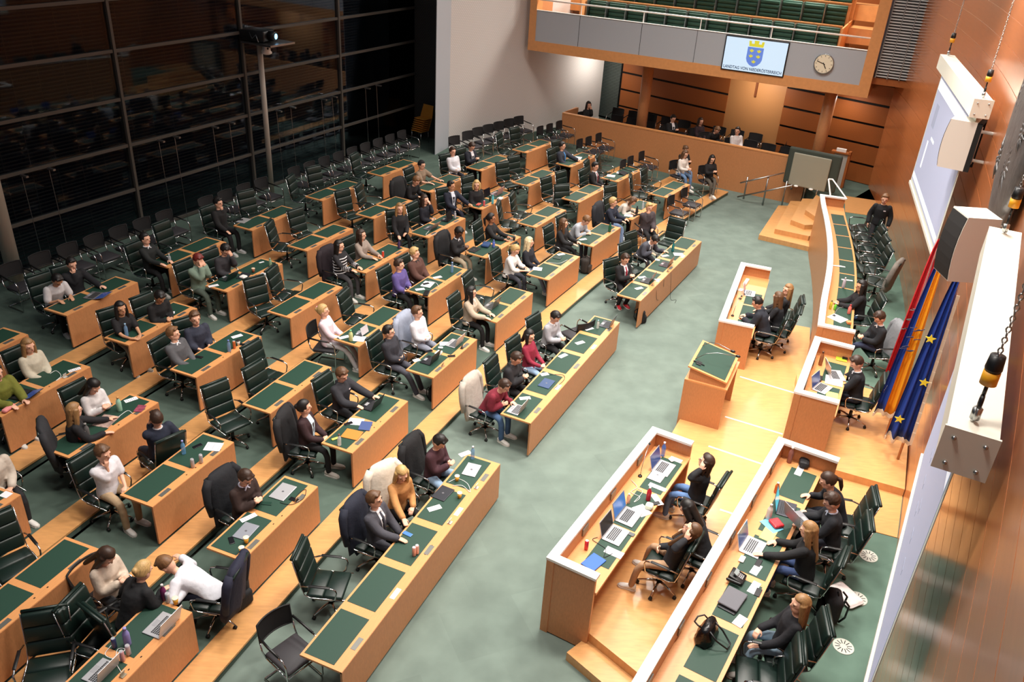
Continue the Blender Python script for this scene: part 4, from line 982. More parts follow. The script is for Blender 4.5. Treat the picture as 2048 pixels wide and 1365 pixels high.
    if extra=='clip': mb=MB(); mb.ball((-.1*sc,.03,.05*sc),(.03,.04,.035),8,6); e=obj('hair_bow',mb.mesh('hair_bow',cmat((232,150,160)),True),t); e.matrix_local=HM
    if extra=='headphones':
        mb=MB(); mb.tube([(0,.1*math.cos(q*PI/8),.02+.12*math.sin(q*PI/8)) for q in range(9)],.01,6); e=obj('headphones',mb.mesh('headphones',M_WHITE,True),t); e.matrix_local=HM
    # collar, shirt front, tie
    if collar:
        mb=MB(); pts=[neck-up2*.005+Rr*(.066*math.cos(q))+F2*(.062*math.sin(q)) -up2*.018*max(0,math.sin(q)) for q in [x*2*PI/14+PI/2 for x in range(15)]]
        mb.tube(pts,.013,6); mb.tube([neck+F2*.06-up2*.01,neck+F2*.085+Rr*.045-up2*.05],.014,5); mb.tube([neck+F2*.06-up2*.01,neck+F2*.085-Rr*.045-up2*.05],.014,5)
        obj('collar',mb.mesh('collar',cmat(collar),True),t)
    if shirt:
        mb=MB(); mb.rings([[neck+F2*.07+Rr*.055-up2*.01,neck+F2*.07-Rr*.055-up2*.01,neck+F2*.05-Rr*.055,neck+F2*.05+Rr*.055],
            [chest+up2*.1+Ff*(.135*s)+Rr*.06,chest+up2*.1+Ff*(.135*s)-Rr*.06,chest+up2*.1+Ff*.1-Rr*.06,chest+up2*.1+Ff*.1+Rr*.06],
            [chest+Ff*(.142*s)+Rr*.045,chest+Ff*(.142*s)-Rr*.045,chest+Ff*.1-Rr*.045,chest+Ff*.1+Rr*.045],
            [pel+up*.1+Ff*(.132*s)+Rr*.03,pel+up*.1+Ff*(.132*s)-Rr*.03,pel+up*.1+Ff*.1-Rr*.03,pel+up*.1+Ff*.1+Rr*.03]])
        obj('shirt',mb.mesh('shirt',cmat(shirt)),t)
    if tie:
        mb=MB(); mb.tube([neck+F2*.085-up2*.03,chest+up2*.1+Ff*(.148*s),chest+Ff*(.158*s),pel+up*.1+Ff*(.148*s)],[(.016,.008),(.022,.008),(.028,.008),(.03,.008)],8,up=tuple(F)); obj('tie',mb.mesh('tie',cmat(tie),True),t)
    if logo=='front':
        mb=MB(); c=chest+up*.08+Ff*.138*s; mb.box(-.004,.004,-.03,.03,-.012,.012,M=Matrix.Translation(c-Rr*.07)@Matrix.Rotation(tw,4,'Z')); obj('badge',mb.mesh('badge',cmat((224,210,214))),t)
    t['_b']=1
    RB=Matrix.Translation(base)@R
    if chair and not standing:
        cl=chairlab or ('green leather office chair under the %s'%label.split(' person ')[-1] if False else None)
        lab=(chairlab or 'occupied chair under the person '+' '.join(label.replace('person ','').split()[:9]))
        q=RB@Vector((-.02+cdx,0,0)); q.z=zf
        if jacket: drape(jacket[0],jacket[1],tuple(q),fa+rad(chairrot))
        OCC.append((q.x,q.y))
        if chair=='exec': exec_chair(('green leather office chair carrying the '+label)[:110] if False else short('green leather office chair under the ',label),tuple(q),fa+rad(chairrot))
        else: visit_chair(short('mesh-backed visitor chair under the ',label),tuple(q),fa+rad(chairrot))
    t['hx']=0
    for kx in ('_b','hx'): del t[kx]
    return t,RB,dict(pel=pel,hc=hc,arms=arms,neck=neck,zf=zf)
OCC=[]
def short(pre,label,n=16):
    w=(pre+label).split(); return ' '.join(w[:n])
def held(RB,pos,name,label,cat,mbfn,m,rot=(0,0,0)):
    mb=MB(); mbfn(mb); o=tag(obj(name,mb.mesh(name,m,False)),label,cat); o.matrix_world=RB@Matrix.Translation(pos)@Matrix.Rotation(rot[2],4,'Z')@Matrix.Rotation(rot[1],4,'Y')@Matrix.Rotation(rot[0],4,'X'); return o

def drape(rgb,label,loc,a,high=1.17):
    "a jacket hung over the back of an office chair"
    mb=MB(); n=22; rings=[]; rg=random.Random(int(abs(loc[0])*97))
    ph=rg.random()*6
    for k in range(9):
        f=k/8; z=high-.02-(high-.42)*f; cx=-.30-.10*(1-f)*.9+.06*f; w=.27+.03*f; d=.085+.03*f
        if k==0: w=.2; d=.04
        rings.append([(cx+d*math.sin(2*PI*i/n)*(1+.15*math.sin(i*2.1+ph)*f),w*math.cos(2*PI*i/n)*(1+.06*math.sin(i*1.7+ph)*f),z-.10*f*abs(math.sin(i*.9+ph))) for i in range(n)])
    mb.rings(rings)
    t=thing('jacket',label,'jacket',loc,a); obj('body',mb.mesh('body',cmat(rgb),True),t)
    for s in (-1,1):
        m2=MB(); m2.tube([(-.38,.22*s,high-.08),(-.36,.30*s,high-.2),(-.33,.33*s,high-.42),(-.30,.31*s,high-.66)],[.06,.065,.055,.045],9); obj('sleeve',m2.mesh('sleeve',cmat(rgb),True),t)
    return t
NAVY=(26,30,44);BLK=(20,20,23);CHAR=(44,45,52);JEANB=(70,98,136);JEANL=(150,178,208);WHT=(226,226,230);BEI=(196,180,158);KHA=(176,150,118);MAR=(92,30,44);BURG=(66,36,44)
Z=rowz
def pe(x,y,z,f,lab,*a,**k): return person(x,y,z,f,'person '+lab,*a,**k)
# --- long desk, near
pe(878,884,0,-25,'in dark burgundy sweater and light jeans, far end of the near front desk',BURG,JEANL,'k',hp=38,lean=12,hands='phone',style='short',legs='wide',cdx=-.04,jacket=((20, 20, 23),'black padded jacket over the chair back at the far end of the near front desk'))
pe(803,948,0,-45,'with long blond hair in a tan blazer reaching towards the near front desk',(186,132,78),BLK,'y',skin='l',style='long',lean=14,hp=18,hy=-20,hands=('lap','deskfar'),jacket=((214, 204, 188),'cream coat over the chair of the person in the tan blazer'))
pe(748,1000,0,-22,'in dark grey suit and glasses sitting at the near front desk',(66,66,74),(52,52,60),'m',lean=4,hy=15,hands=('thigh','type'),collar=WHT,shirt=WHT,tie=(60,60,70),glasses=True,jacket=((26, 30, 46),'navy coat over the chair of the person in the dark grey suit'))
# --- long desk, middle
pe(1008,772,0,-28,'in red burgundy sweater and glasses, near end of the middle front desk',(122,30,48),JEANB,'b',lean=26,hp=22,hands=('type','phonelow'),glasses=True,style='short',jacket=((176, 168, 158),'light beige coat over the chair at the near end of the middle front desk'))
pe(1032,717,0,-24,'in black hooded jacket looking at a phone, second along the middle front desk',(34,34,38),BLK,'b',lean=14,hp=28,hands='phone',hood=1,vol=1.08)
pe(1058,672,0,-30,'with dark bob in a slim maroon top, third along the middle front desk',(140,34,58),JEANL,'k',style='bob',lean=2,hp=10,hands='lap',vol=.85)
pe(1110,634,0,-34,'in light grey sweater with white collar at the middle front desk',(164,166,172),BLK,'k',lean=14,hp=34,hands='phonelow',collar=WHT)
# --- long desk, far
pe(1250,518,0,-50,'in black suit with red tie and red shoes at the far front desk',(24,23,26),(24,23,26),'b',lean=8,hp=20,hands='phone',shirt=WHT,collar=WHT,tie=(150,30,50),shoes=(196,30,44),legs='back',legdir=-20)
pe(1309,480,0,-45,'in grey suit and dark tie leaning over papers at the far front desk',(72,74,84),(46,46,52),'k',lean=30,hp=40,hands=('deskfar','type'),shirt=WHT,collar=WHT,tie=(40,36,40))
# --- between rows at the bottom left
pe(286,1142,Z(2),58,'with tied blond hair in a black padded jacket at the lower left',(24,24,27),CHAR,'y',style='bun',lean=24,hp=10,hands=('thigh','type'),vol=1.18,hood=1,legs='norm',chair='exec',cdx=0)
pe(333,1130,Z(2),175,'in white shirt and navy trousers bending forward with one arm stretched to a desk',(222,222,230),(38,42,62),'g',lean=58,hp=30,hands=('thigh','deskfar'),legs='stretch',legdir=0,shoes=(216,200,190),jacket=((30, 32, 52),'navy blazer over the chair of the person bending forward in white'))
pe(212,1112,Z(2)+.0,-20,'with long brown hair in a cream sweater at the lower left',(206,188,170),(60,62,66),'b',style='long',hp=38,lean=14,hands='phone',chair='visit',vol=1.15)
pe(490,955,Z(2),-28,'in dark brown sweater over white collar reading a paper in row two',(50,34,30),(44,48,66),'b',lean=14,hp=36,hands='phone',collar=(206,206,226),glasses=True,jacket=((20, 22, 28),'black coat over the chair of the reader in dark brown, row two'))
pe(608,815,Z(2),-8,'with dark tied hair in a maroon cardigan looking right, in row two',(50,28,32),(26,25,28),'k',style='bun',lean=6,hy=28,hands='lap',shirt=(196,220,232),legs='norm',shoes=(206,200,190),jacket=((24, 23, 26),'long black coat over the chair of the person in the maroon cardigan'))
pe(683,750,Z(2),-26,'with curly hair in a black hooded sweatshirt leaning on the row two desk',(40,40,46),(34,34,38),'m',style='curly',lean=8,hp=20,hands=('deskfar','type'),hood=1,vol=1.1,logo='front')
pe(777,664,Z(2),-22,'in black hooded sweatshirt and glasses with folded hands, by an open dark laptop',(42,42,50),(70,70,80),'k',lean=0,hy=20,hands='belly',glasses=True,hood=1,style='short',vol=1.05,legs='stretch')
pe(834,625,Z(2),-24,'in white shirt and grey trousers with hands folded, looking to the right',(226,228,236),(128,132,146),'m',lean=3,hy=18,hands='belly',legs='stretch',shoes=(40,38,42),jacket=((150, 158, 176),'pale blue jacket over the chair of the person in white shirt and grey trousers'))
pe(942,585,Z(2),-24,'with dark hair in a beige blazer typing on a laptop',(182,166,146),BLK,'k',style='long',lean=8,hy=28,hands='type',shirt=(230,226,222),shoes=(222,220,215),vol=1.1)
pe(1030,500,Z(2),-26,'with blond ponytail in a white blouse writing at a desk in row two',(226,224,222),(58,60,70),'y',style='pony',lean=16,hp=26,hands='desk',sleeve='roll')
pe(1058,485,Z(2),-26,'with long pale blond hair in a dark jacket looking away',(34,36,44),(150,164,190),'w',style='longback',lean=8,hy=30,hands='lap',legs='stretch')
pe(1127,447,Z(2),-30,'with long wavy brown hair in a black blazer in row two',(34,34,36),BLK,'m',style='long',lean=10,hy=26,hands='type')
pe(1172,441,Z(2),-34,'with curly ginger hair in a light grey sweatshirt leaning on a desk',(170,176,184),(90,96,110),'g',style='curly',lean=30,hp=30,hands=('desk','desk'))
pe(1226,405,Z(2),-28,'with fair curly hair in a navy jacket near the far end of row two',(34,40,56),(126,152,190),'y',style='curly',lean=12,hy=25,hands='type',jacket=((30, 32, 38),'dark jacket over the chair of the fair curly person in navy'))
pe(1265,402,Z(2),-30,'with brown hair in a cream blouse bent over a desk in row two',(206,196,184),BLK,'m',style='bob',lean=30,hp=38,hands='type')
pe(1298,415,0,-62,'with fair hair, chin on hand, by the two aisle chairs',(70,62,66),(30,30,33),'y',lean=10,hp=6,hands=('lap','chin'),chair='visit',vol=1.15,cdx=.05)
# --- by the parapet
pe(1370,308,Z(3),-50,'with brown hair in a white top and jeans sitting by the parapet',(222,214,206),(96,124,160),'m',style='long',lean=12,hp=16,hands='phonelow',chair='visit',cdx=.02)
pe(1371,299,Z(3),-62,'in a black top behind the one in white, by the parapet',(22,22,25),(110,136,168),'m',style='bun',lean=6,hp=26,hands='phone',chair=None)
pe(1424,318,Z(2),-72,'with long dark hair in a black top and patterned trousers by the parapet',(22,20,22),(84,76,66),'k',style='long',lean=6,hp=16,hands='phone',chair='visit',legs='cross')
# --- row three
pe(205,908,Z(3),-24,'with curly hair in a white polo shirt and sand trousers with hand on chin',(224,222,228),KHA,'m',style='curly',lean=10,hy=10,hp=8,hands=('lap','chin'),sleeve='short')
pe(313,838,Z(3)+0,142,'in navy sweater seen from behind, raising one hand',(28,34,52),(26,28,40),'b',lean=0,hy=-10,hands=('face','arm'),collar=WHT,vol=1.12)
pe(646,622,Z(3),-8,'with a pink hair bow in a pale pink blouse and white trousers',(226,204,212),(206,206,210),'y',style='bun',lean=0,hy=14,hands='lap',chair='visit',legs='stretch',extra='clip',shoes=(228,226,224))
pe(798,530,Z(3),-26,'in purple shirt sitting in row three with crossed hands',(92,80,140),BLK,'b',lean=8,hy=20,hands='lap',sleeve='roll',chair='exec')
pe(829,507,Z(3),-30,'with blond hair in a brown cardigan, beside the one in purple',(84,54,46),(38,36,40),'y',style='curly',lean=2,hy=26,hands='lap',shirt=(26,22,22),vol=1.1)
pe(917,465,Z(3),-26,'with black curly hair in a black jacket and sand trousers looking at a phone',(28,27,30),(160,146,124),'k',skin='d',style='curly',lean=12,hp=30,hands='phone',collar=WHT,jacket=((20, 20, 23),'black jacket over the chair of the person in sand trousers'))
pe(982,437,Z(3),-22,'with dark ponytail in a black turtleneck in row three',(26,25,27),BLK,'k',skin='t',style='pony',lean=6,hy=24,hands='type')
pe(1190,333,Z(3),-30,'in dark suit with white shirt near the parapet end of row three',(26,25,28),BLK,'k',lean=6,hp=8,hands='lap',shirt=WHT,collar=WHT,tie=(120,30,40))
# --- row four
pe(148,822,Z(4),30,'with very long light brown hair in black at the left',(26,25,29),BLK,'l',style='longback',lean=14,hy=20,hands=('deskfar','type'),jacket=((40, 40, 44),'charcoal coat over the chair of the long-haired person at the left'))
pe(186,772,Z(4),-26,'with dark hair in a white cardigan looking at a phone at the left',(216,212,212),BLK,'k',style='long',lean=14,hp=36,hands='phone')
pe(346,668,Z(4),-20,'in grey sweater over white collar looking right',(84,84,88),(40,40,46),'g',lean=2,hy=26,hands='lap',collar=WHT,legs='stretch',shoes=(200,190,180))
pe(390,637,Z(4),-42,'with curly hair in a navy sweater smiling towards the camera',(46,50,66),BLK,'m',style='curly',lean=10,hy=-8,hands='lap',sleeve='roll')
pe(678,492,Z(4),-28,'with very long dark hair in a black and white striped sweater',(30,28,32),(70,68,72),'k',style='longback',lean=6,hy=20,hands='type',stripes=(212,210,212),jacket=((30, 18, 26),'dark purple jacket over the chair of the person in stripes'))
pe(722,470,Z(4),-28,'with long brown hair in a light beige sweater smiling to the right',(150,136,126),BLK,'b',style='long',lean=8,hy=22,hands='type')
pe(799,417,Z(4),-62,'with long blond hair in a black top looking at the camera',(24,22,25),BLK,'l',style='long',lean=4,hands=('lap','thigh'))
pe(849,400,Z(4),-26,'with wavy brown hair in a navy jacket drinking from a bottle',(26,28,38),BLK,'b',style='long',lean=6,hands=('drink','belly'))
pe(902,372,Z(4),-50,'in navy blazer and white shirt with one arm stretched over the desk',(28,32,48),(30,34,50),'k',skin='m',lean=4,hy=30,hands=('deskfar','lap'),shirt=(206,210,222),collar=WHT)
pe(953,370,Z(4),-60,'with blond hair and glasses in a black coat, arms folded',(22,21,24),BLK,'y',style='bob',lean=10,hy=-24,hands='lap',glasses=True,vol=1.1)
pe(1124,292,Z(4),-30,'in grey suit with a blue lanyard at the far end of row four',(44,48,60),BLK,'k',lean=6,hy=20,hands=('deskfar','lap'),tie=(70,140,210),vol=1.1)
# --- row five
pe(56,692,Z(5),-26,'with straight fair hair in a cream fleece jacket at the left',(196,188,168),(60,60,66),'l',style='long',lean=6,hp=8,hands='lap',vol=1.15)
pe(-8,745,Z(5),-26,'in olive green sweater, cut by the left edge of the picture',(112,114,40),BLK,'b',style='short',lean=12,hands='type',vol=1.15)
pe(241,617,Z(5),-38,'with dark hair in a black short-sleeved top behind a water bottle',(24,22,25),(150,140,124),'k',skin='m',style='long',lean=12,hands='desk',sleeve='short',shoes=(140,130,116))
pe(319,594,Z(5),-30,'in black sweater bent over a phone in row five',(20,20,23),BLK,'k',skin='m',lean=18,hp=36,hands='phonelow')
pe(396,520,Z(5),-28,'with dyed red hair in a sage green hoodie covering the face with both hands',(120,140,124),(84,96,86),'r',style='curly',lean=12,hp=22,hands='face',hood=1,vol=1.1)
pe(450,500,Z(5),-30,'with dark curly hair in a charcoal shirt looking down with hand raised',(52,50,54),(62,62,66),'k',style='curly',lean=16,hp=32,hands=('face','lap'))
pe(843,330,Z(5),-26,'in black beanie and taupe T-shirt near the top of the tiers',(132,112,92),BLK,'k',style='beanie',lean=10,hp=8,hands=('deskfar','type'),sleeve='short')
pe(832,362,Z(5)-.0,-30,'with fair curly hair in black, before the one with the beanie',(20,20,23),BLK,'g',style='curly',lean=20,hp=26,hands='type',jacket=((17, 17, 20),'large black coat over a chair near the top of the tiers'))
pe(905,303,Z(5),-42,'in white shirt with hands folded near the white wall',(212,212,218),(28,30,40),'b',lean=0,hp=4,hands='belly',legs='stretch')
pe(943,293,Z(5),-38,'in dark blazer and white shirt looking down at a phone near the white wall',(28,32,44),BLK,'b',lean=10,hp=30,hands='phone',shirt=WHT,collar=WHT)
# --- row six
pe(114,560,Z(6),-32,'in white polo shirt typing at the back left desk',(206,204,206),BLK,'k',skin='m',lean=22,hp=34,hands='type',sleeve='short',shoes=(206,204,200))
pe(143,528,Z(6),-36,'in black sweater and pale jeans with hand on chin at the back left',(22,23,28),(128,150,172),'k',lean=8,hp=14,hands=('deskfar','chin'),legs='stretch')
pe(290,478,Z(6),-22,'with dark tied hair and a white collar over black sweater in the back row',(24,28,28),BLK,'k',style='bun',lean=4,hy=10,hands='type',collar=WHT)
pe(436,406,Z(6),-26,'in black with red-rimmed glasses and hand at the mouth in the back row',(18,17,19),BLK,'k',lean=4,hy=14,hp=6,hands=('chin','thigh'),glasses=True,shoes=(200,200,200))
pe(-22,905,Z(4),-30,'in light sleeve and black trousers, cut by the left edge beside a desk',(198,186,172),(28,27,30),'b',lean=14,hands='lap',legs='norm')
# --- behind the parapet
pe(1177,210,.6,-62,'with long black hair in black sitting behind the left end of the parapet',(18,18,20),BLK,'k',style='long',lean=4,hp=8,hands=('face','lap'),chair='visit')
pe(1346,237,.6,-62,'in black suit and white shirt behind the parapet',(18,18,20),BLK,'k',lean=6,hp=18,hands='phone',shirt=WHT,collar=WHT,chair='visit')
pe(1401,243,.6,-62,'with long reddish brown hair in a dark top behind the parapet',(44,26,32),BLK,'b',style='long',lean=6,hp=6,hands='lap',chair='visit')
pe(1434,260,.6,-62,'with short grey hair in black, bent down behind the parapet',(18,18,20),BLK,'g',lean=24,hp=30,hands='lap',chair='visit')
pe(1475,262,.6,-72,'in white shirt looking to the side behind the parapet',(214,208,206),BLK,'k',lean=6,hy=-46,hands='lap',chair='visit')
# --- rostrum
LT,LRB,LI=pe(1515,606,.3,158,'in dark jacket with a round pink print on the back, behind the lectern',(32,36,46),BLK,'k',lean=20,hp=14,hands=('desk','type'),vol=1.15,hood=1,shoes=(40,44,60))
mb=MB(); _c=LI['pel'].lerp(LI['neck'],.55); mb.ball((0,0,0),(.03,.11,.13),20,10); _o=obj('print_disc',mb.mesh('print_disc',cmat((168,44,110)),True),LT); _d=(LI['neck']-LI['pel']).normalized(); _o.location=_c+Vector((-.125,-.02,.035)); _o.rotation_euler=(0,math.atan2(_d.x,_d.z),0)
TX=[]; _t=text('LSV',.085,mat('print_white',(235,232,235),.7),LT,_c+Vector((-.163,-.02,.05)),(PI/2,0,-PI/2),'letters'); _t.rotation_euler=(Matrix.Rotation(math.atan2(_d.x,_d.z),4,'Y')@Matrix.Rotation(-PI/2,4,'Z')@Matrix.Rotation(PI/2,4,'X')).to_euler(); TX.append(_t)
pe(1556,596,.3,158,'with straight brown hair in black, middle of the three behind the lectern',(24,25,30),BLK,'m',style='longback',lean=16,hy=-30,hands='type')
pe(1576,580,.3,168,'with fair hair in a black top facing the room behind the lectern',(26,26,31),BLK,'l',style='long',lean=2,hy=28,hands='lap')
pe(1714,726,.75,160,'in black sweater with white collar writing at the presiding desk',(20,22,28),NAVY,'b',lean=14,hp=30,hy=16,hands='type',collar=WHT,logo='front')
pe(1723,573,.6,172,'with long wavy black hair in black with arms on the curved desk',(22,20,24),JEANB,'k',skin='m',style='long',lean=14,hy=8,hands='desk',vol=1.1)
pe(1760,636,.6,184,'with curly dark hair looking at a phone beside the presiding desk',(22,24,30),(44,54,80),'b',style='curly',lean=10,hp=36,hands='phonelow',collar=WHT,legs='cross',cdx=-.02,jacket=((120, 122, 126),'grey coat over the chair beside the presiding desk'))
pe(1770,398,.6,-112,'standing in black sweatshirt and dark trousers between the curved desk and the wall',(18,20,24),(46,46,50),'g',style='short',standing=True,lean=2,hp=10,hands=('walk','walk'),chair=None,logo='front')
pe(1413,925,.3,150,'with long brown hair and both hands on the head at the near rostrum desk',(20,22,27),(86,116,160),'b',style='longback',lean=4,hp=-12,hands='head',cdx=.05)
pe(1376,1018,.3,150,'with dark hair bent sideways, middle at the near rostrum desk',(26,26,31),(58,58,66),'k',style='longback',lean=26,hp=20,hands=('belly','thigh'),cdx=.12)
pe(1384,1062,.3,152,'leaning back with arm behind the head, in black with khaki trousers',(24,26,32),(168,134,104),'m',style='long',lean=-12,hp=-30,side=0,hands=('head','belly'),legs='wide',cdx=.16)
pe(1656,962,.6,172,'with parted brown hair reaching across the long desk for a laptop',(24,26,34),NAVY,'b',style='pony',lean=22,hp=16,hands=('deskfar','type'),logo='front',chairrot=-4)
pe(1664,1004,.6,165,'with curly brown hair and white collar holding a laptop at the long desk',(22,24,30),NAVY,'b',style='curly',lean=16,hp=22,hands='type',collar=(206,214,234))
pe(1618,1062,.6,150,'with very long blond hair seen from behind at the long desk',(24,25,28),(58,76,118),'l',style='longback',lean=14,hp=6,hands=('deskfar','desk'))
pe(1601,1210,.6,172,'with long fair hair and pale jeans, nearest at the long desk',(24,24,30),(150,176,196),'l',style='longback',lean=2,hy=10,hands=('thigh','lap'),shoes=(200,196,190))
# ================================================================ empty chairs
def free(x,y,d=.62): return all((x-a)**2+(y-b)**2>d*d for a,b in OCC)
def exempty(label,loc,a): OCC.append((loc[0],loc[1])); return exec_chair(label,loc,a)
def expx(px,py,zf,face,label,vis=False):
    "chair whose seat shows at px,py"
    p=at(px,py,zf+.46); OCC.append((p.x,p.y)); return (visit_chair if vis else exec_chair)(label,(p.x,p.y,zf),rad(face))
expx(96,1345,Z(2),-72,'black leather office chair facing the camera at the bottom left')
expx(214,1282,Z(2),-12,'black leather office chair turned sideways behind the desk at the bottom left')
expx(584,1308,0,-38,'mesh-backed visitor chair standing alone at the near end of the near front desk',True)
expx(1150,668,0,128,'visitor chair with a bag at the gap behind the middle front desk',True)
expx(1358,425,0,-32,'nearer of the two visitor chairs in the aisle by the last desk of row two',True)
expx(1384,409,0,-32,'farther of the two visitor chairs in the aisle by the last desk of row two',True)
expx(1338,486,0,-120,'green leather chair turned away behind the far front desk')
expx(462,845,Z(3),-40,'empty green leather chair seen full face, left of the pair in row three')
expx(545,800,Z(3),-26,'empty green leather chair, right of the pair in row three')
expx(722,640,Z(3),-14,'empty green leather chair beside the person with the pink hair bow')
expx(1130,418,Z(3),-70,'empty chair facing the camera between rows two and three at the far end')
jit=random.Random(11)
for (r,c),(bx,by,a) in DESKS.items():
    if (r,c)==(2,0): continue
    if r==1:
        seats=[(i-2)*(.793+.14) for i in range(5)]
    else: seats=[-.42,.42]
    for i,sx in enumerate(seats):
        d=.42+.1*jit.random(); x=bx+math.cos(a)*sx-math.sin(a)*d; y=by+math.sin(a)*sx+math.cos(a)*d
        if not free(x,y,.74): continue
        if r==6 and c>=6 and i==1: continue
        fz=Z(r) if r>1 else 0
        where='row %s, desk %s from the near end, %s seat'%(('','','two','three','four','five','six')[r],ORD[c],('near','far')[i]) if r>1 else 'the %s front desk, seat %s from its near end'%({'A':'near','B':'middle','C':'far'}[c],ORD[i])
        exempty('empty green leather office chair at '+where,(x,y,fz),a-PI/2+rad(jit.uniform(-24,24)))
# chairs behind the curved desk
T5=[Vector(p) for p in p5]
acc=[0]
for i in range(1,len(T5)): acc.append(acc[-1]+(T5[i]-T5[i-1]).length)
for k,s in enumerate((8.1,7.35,6.6,5.85,5.1,4.2)):
    for i in range(1,len(T5)):
        if acc[i]>=s: break
    d=(T5[i]-T5[i-1]).normalized(); p=T5[i]+Vector((d.y,-d.x))*(1.12 if k<5 else 1.3)
    exempty('empty green leather chair behind the curved desk, %s from its far end'%ORD[k],(p.x,p.y,.6),math.atan2(d.y,d.x)+PI/2+rad(8 if k<5 else -20))
    if k==5: drape((120,112,104),'mottled fur jacket over a chair behind the curved desk',(p.x,p.y,.6),math.atan2(d.y,d.x)+PI/2+rad(-20))
expx(1512,1352,.6,168,'green leather office chair cut by the bottom edge at the long desk')
# visitor chairs
for k,(x,y) in enumerate(((909,282),(936,272),(956,264.5),(977,258.6),(998,252.7),(1018,247),(1038,241.7))):
    p=at(x,y,1.35); q=p+Vector((math.cos(rad(-45)),math.sin(rad(-45)),0))*.3; visit_chair('mesh-backed visitor chair along the white wall, %s from the left'%ORD[k],(q.x,q.y,.6),rad(-45))
for g,zf,pts in (('beside the left end of the parapet',.6,((1081,262),(1100,257),(1119,251))),('behind the person with the blue lanyard',Z(5),((1160,288),(1178,283),(1198,276))),('in front of the parapet under the gallery column',Z(4),((1247,330),(1262,323),(1284,313)))):
    for k,(x,y) in enumerate(pts):
        p=at(x,y,zf+.76); q=p+Vector((math.cos(rad(-28)),math.sin(rad(-28)),0))*.3
        visit_chair('visitor chair, %s of the three %s'%(('left','middle','right')[k],g),(q.x,q.y,zf),rad(-28))
wr=[]
k=0
for i in range(30):
    s=-9.6+.67*i
    if i in (7,15,20): continue
    p=WP0+WD*s+WN*(1.55)
    if not free(p.x,p.y,.5): continue
    k+=1; visit_chair('black visitor chair in the row along the dark windows, %s from the near end'%ORD[k-1],(p.x,p.y,.6),yawW-PI/2)
for k in range(13):
    p=PA+PD*(1.0+.66*k)+PN*1.15
    if free(p.x,p.y,.45): visit_chair('black visitor chair behind the parapet, %s place from the left'%ORD[k],(p.x,p.y,.6),rad(-118))
for k in range(11):
    p=PA+PD*(1.2+.7*k)+PN*2.3
    if free(p.x,p.y,.45) and k not in(5,9): visit_chair('black visitor chair in the second row behind the parapet, %s from the left'%ORD[k],(p.x,p.y,.6),rad(-118))
# stacked wooden chairs in the dark corner
q=at(840,285,.6); M_YW=mat('chair_wood_yellow',(206,140,52),.45)
mb=MB(); mb.pad(-.25,.25,-.22,.22,-.02,.0,.008); seat_=mb.mesh('seat',M_YW); mb=MB(); mb.pad(-.24,.24,.2,.225,.02,.46,.008,M=Matrix.Rotation(rad(-8),4,'X')); back_=mb.mesh('backrest',M_YW)
mb=MB()
for x in (-.22,.22):
    for y in (-.19,.19): mb.tube([(x,y,-.02),(x*1.05,y*1.1,-.46)],.012,6)
leg_=mb.mesh('legs',M_CHROME,True)
for k in range(7):
    t=thing('wooden_chair','%s of the stacked yellow wooden chairs in the dark corner'%('topmost' if k==6 else 'lowest' if k==0 else ORD[k]+' from below'),'chair',(q.x+.02*k,q.y,.6+.46+.075*k),rad(-35),'stacked wooden chairs'); obj('seat',seat_,t); obj('backrest',back_,t)
    if k==0: obj('leg_frame',leg_,t)
# ================================================================ things on the desks
def near_yaw(p):
    b=min(DESKS.items(),key=lambda kv:(kv[1][0]-p.x)**2+(kv[1][1]-p.y)**2); return b[1][2]
